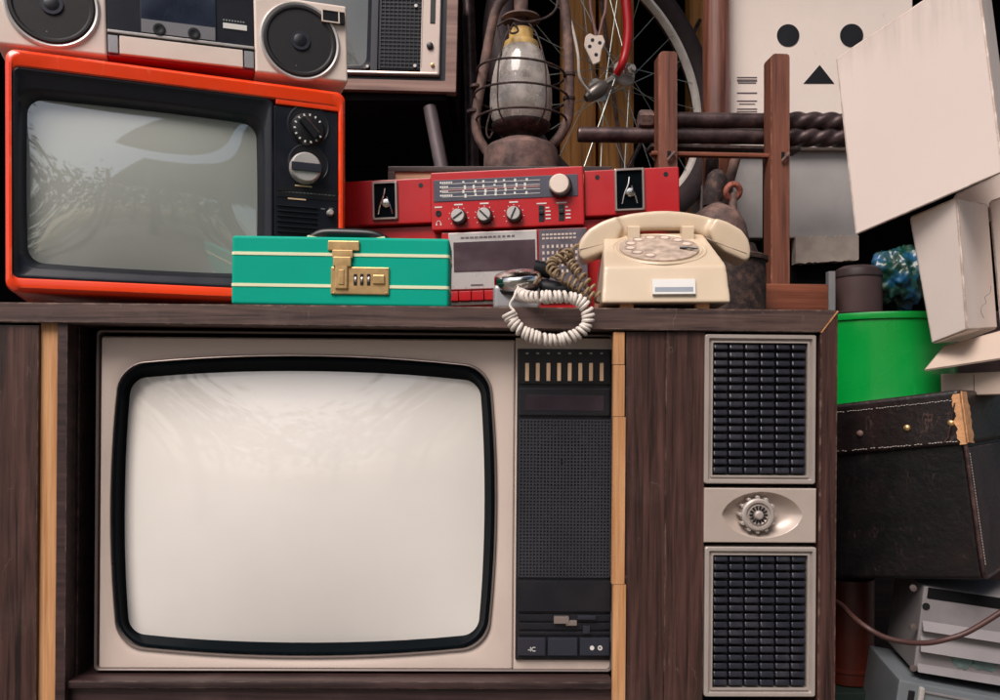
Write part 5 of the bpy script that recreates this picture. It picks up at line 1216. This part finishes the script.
# ================================================================ THE OPEN SHED ROUND IT (out of view, put in for the glass to reflect; its roof also shades the back)
rf = thing('shed_roof', 'unseen low tin shed roof on dark rafters above the heap of old electronics', 'roof', loc=(0,1.25,2.62))
mr_ = Matrix.Rotation(math.radians(5), 4, 'X')
MB().box(-3.4, 3.4, -1.2, 2.4, 0, .02, 0, 2, mr_).build('roof_sheet', mat('old_tin_sheet', '#6d6863', .6, metal=.3, var=.3), rf)
m = MB()
for i in range(9): m.box(-3.2+i*.8, -3.14+i*.8, -1.2, 2.4, -.09, -.002, .002, 2, mr_)
m.build('rafters', M['redwood'], rf)
for x in (-1.9, .25, 2.3):
    o = MB().box(-.05, .05, -.05, .05, 0, 2.5, .004).build('roof_post', M['redwood']); o.location = (x, -2.6 if x != .25 else -4.4, 0); tag(o, 'square timber post holding up the front of the shed roof', 'post', 'posts of the shed roof')
cn = thing('reflection_canopy', 'added open canopy of dark tin on posts, out of view, to reflect in the screens', 'canopy', loc=(4.6,-6.5,0))  # invented canopy, placed so its dark roof reflects in the orange screen
m = MB()
for i in range(14): m.box(-3.6, 3.6, -2.4+i*.35, -2.4+i*.35+.30, 3.05+.05*(i % 2), 3.09+.05*(i % 2), .004)
m.box(-3.6, 3.6, -2.4, 2.5, 3.15, 3.18, 0); m.build('roof', M['steel'], cn)
m = MB(); m.box(-3.8, 3.8, 1.0, 4.6, 4.55, 4.6, .004); m.build('reflection_upper_roof', mat('pale_tin_ceiling', '#7c7f78', .7), cn)  # added tier, leaving a bright band of sky between roofs in the reflection
for x in (-3.3,-1.1,1.1,3.3):
    for y in (-2.2,2.3): MB().box(x-.07, x+.07, y-.07, y+.07, 0, 3.05, .004).build('post', M['steel'], cn)
rnd = random.Random(3); m = bmesh.new()
for k in range(5200):
    tx = rnd.choice((-9,-6.5,-4.2,-1.5,1.2,3.6,6.4,9.5)); u = rnd.gauss(0,1); v = rnd.gauss(0,1)
    c = Vector((tx+u*1.1, -13+rnd.gauss(0,.8), 3.0+v*.95)); s_ = rnd.uniform(.10,.24)
    a_ = Vector((rnd.gauss(0,1),rnd.gauss(0,1),rnd.gauss(0,1))).normalized(); b_ = a_.orthogonal().normalized()
    m.faces.new([m.verts.new(c+a_*s_), m.verts.new(c+b_*s_*.6), m.verts.new(c-a_*s_), m.verts.new(c-b_*s_*.6)])
mb_ = MB(); mb_._merge(m)
for tx in (-9,-6.5,-4.2,-1.5,1.2,3.6,6.4,9.5): mb_.tube([(tx,-13,0),(tx+.1,-13,1.5),(tx,-13,3.2)], [.16,.12,.06], 8)
mb_.build('distant_trees', mat('leaf_green', '#3c4a2c', .8, var=.4), weighted=False)['kind'] = 'stuff'

# ================================================================ CAMERA, LIGHT
cd = bpy.data.cameras.new('Camera'); cam = bpy.data.objects.new('Camera', cd); COL.objects.link(cam)
cam.location = CAM; cam.rotation_euler = (PI/2, 0, 0); cd.sensor_width = 36; cd.lens = 36*FL/1000; cd.shift_y = (HZ-350)/1000; cd.clip_end = 200; cd.clip_start = .02
scene.camera = cam
EL, AZ = math.radians(52), math.radians(-28)          # sun stands behind the camera, a little to the left
sd_ = Vector((math.sin(AZ)*math.cos(EL), -math.cos(AZ)*math.cos(EL), math.sin(EL)))
sun = bpy.data.lights.new('Sun', 'SUN'); sun.energy = 1.5; sun.angle = math.radians(30); sun.color = (1, .925, .885)
so = bpy.data.objects.new('Sun', sun); COL.objects.link(so); so.rotation_euler = (-sd_).to_track_quat('-Z', 'Y').to_euler()
wd = bpy.data.worlds.new('World'); scene.world = wd; wd.use_nodes = True
nt = wd.node_tree; bg = nt.nodes['Background']; sk = nt.nodes.new('ShaderNodeTexSky'); sk.sky_type = 'NISHITA'; sk.sun_disc = False
sk.sun_elevation = EL; sk.sun_rotation = math.atan2(sd_.x, sd_.y); sk.air_density = 1.2; sk.dust_density = 4.0; sk.ozone_density = .6
nt.links.new(sk.outputs[0], bg.inputs[0]); bg.inputs[1].default_value = .06
vs = scene.view_settings; vs.view_transform = 'Standard'; vs.look = 'None'; vs.exposure = 1.05; vs.gamma = 1
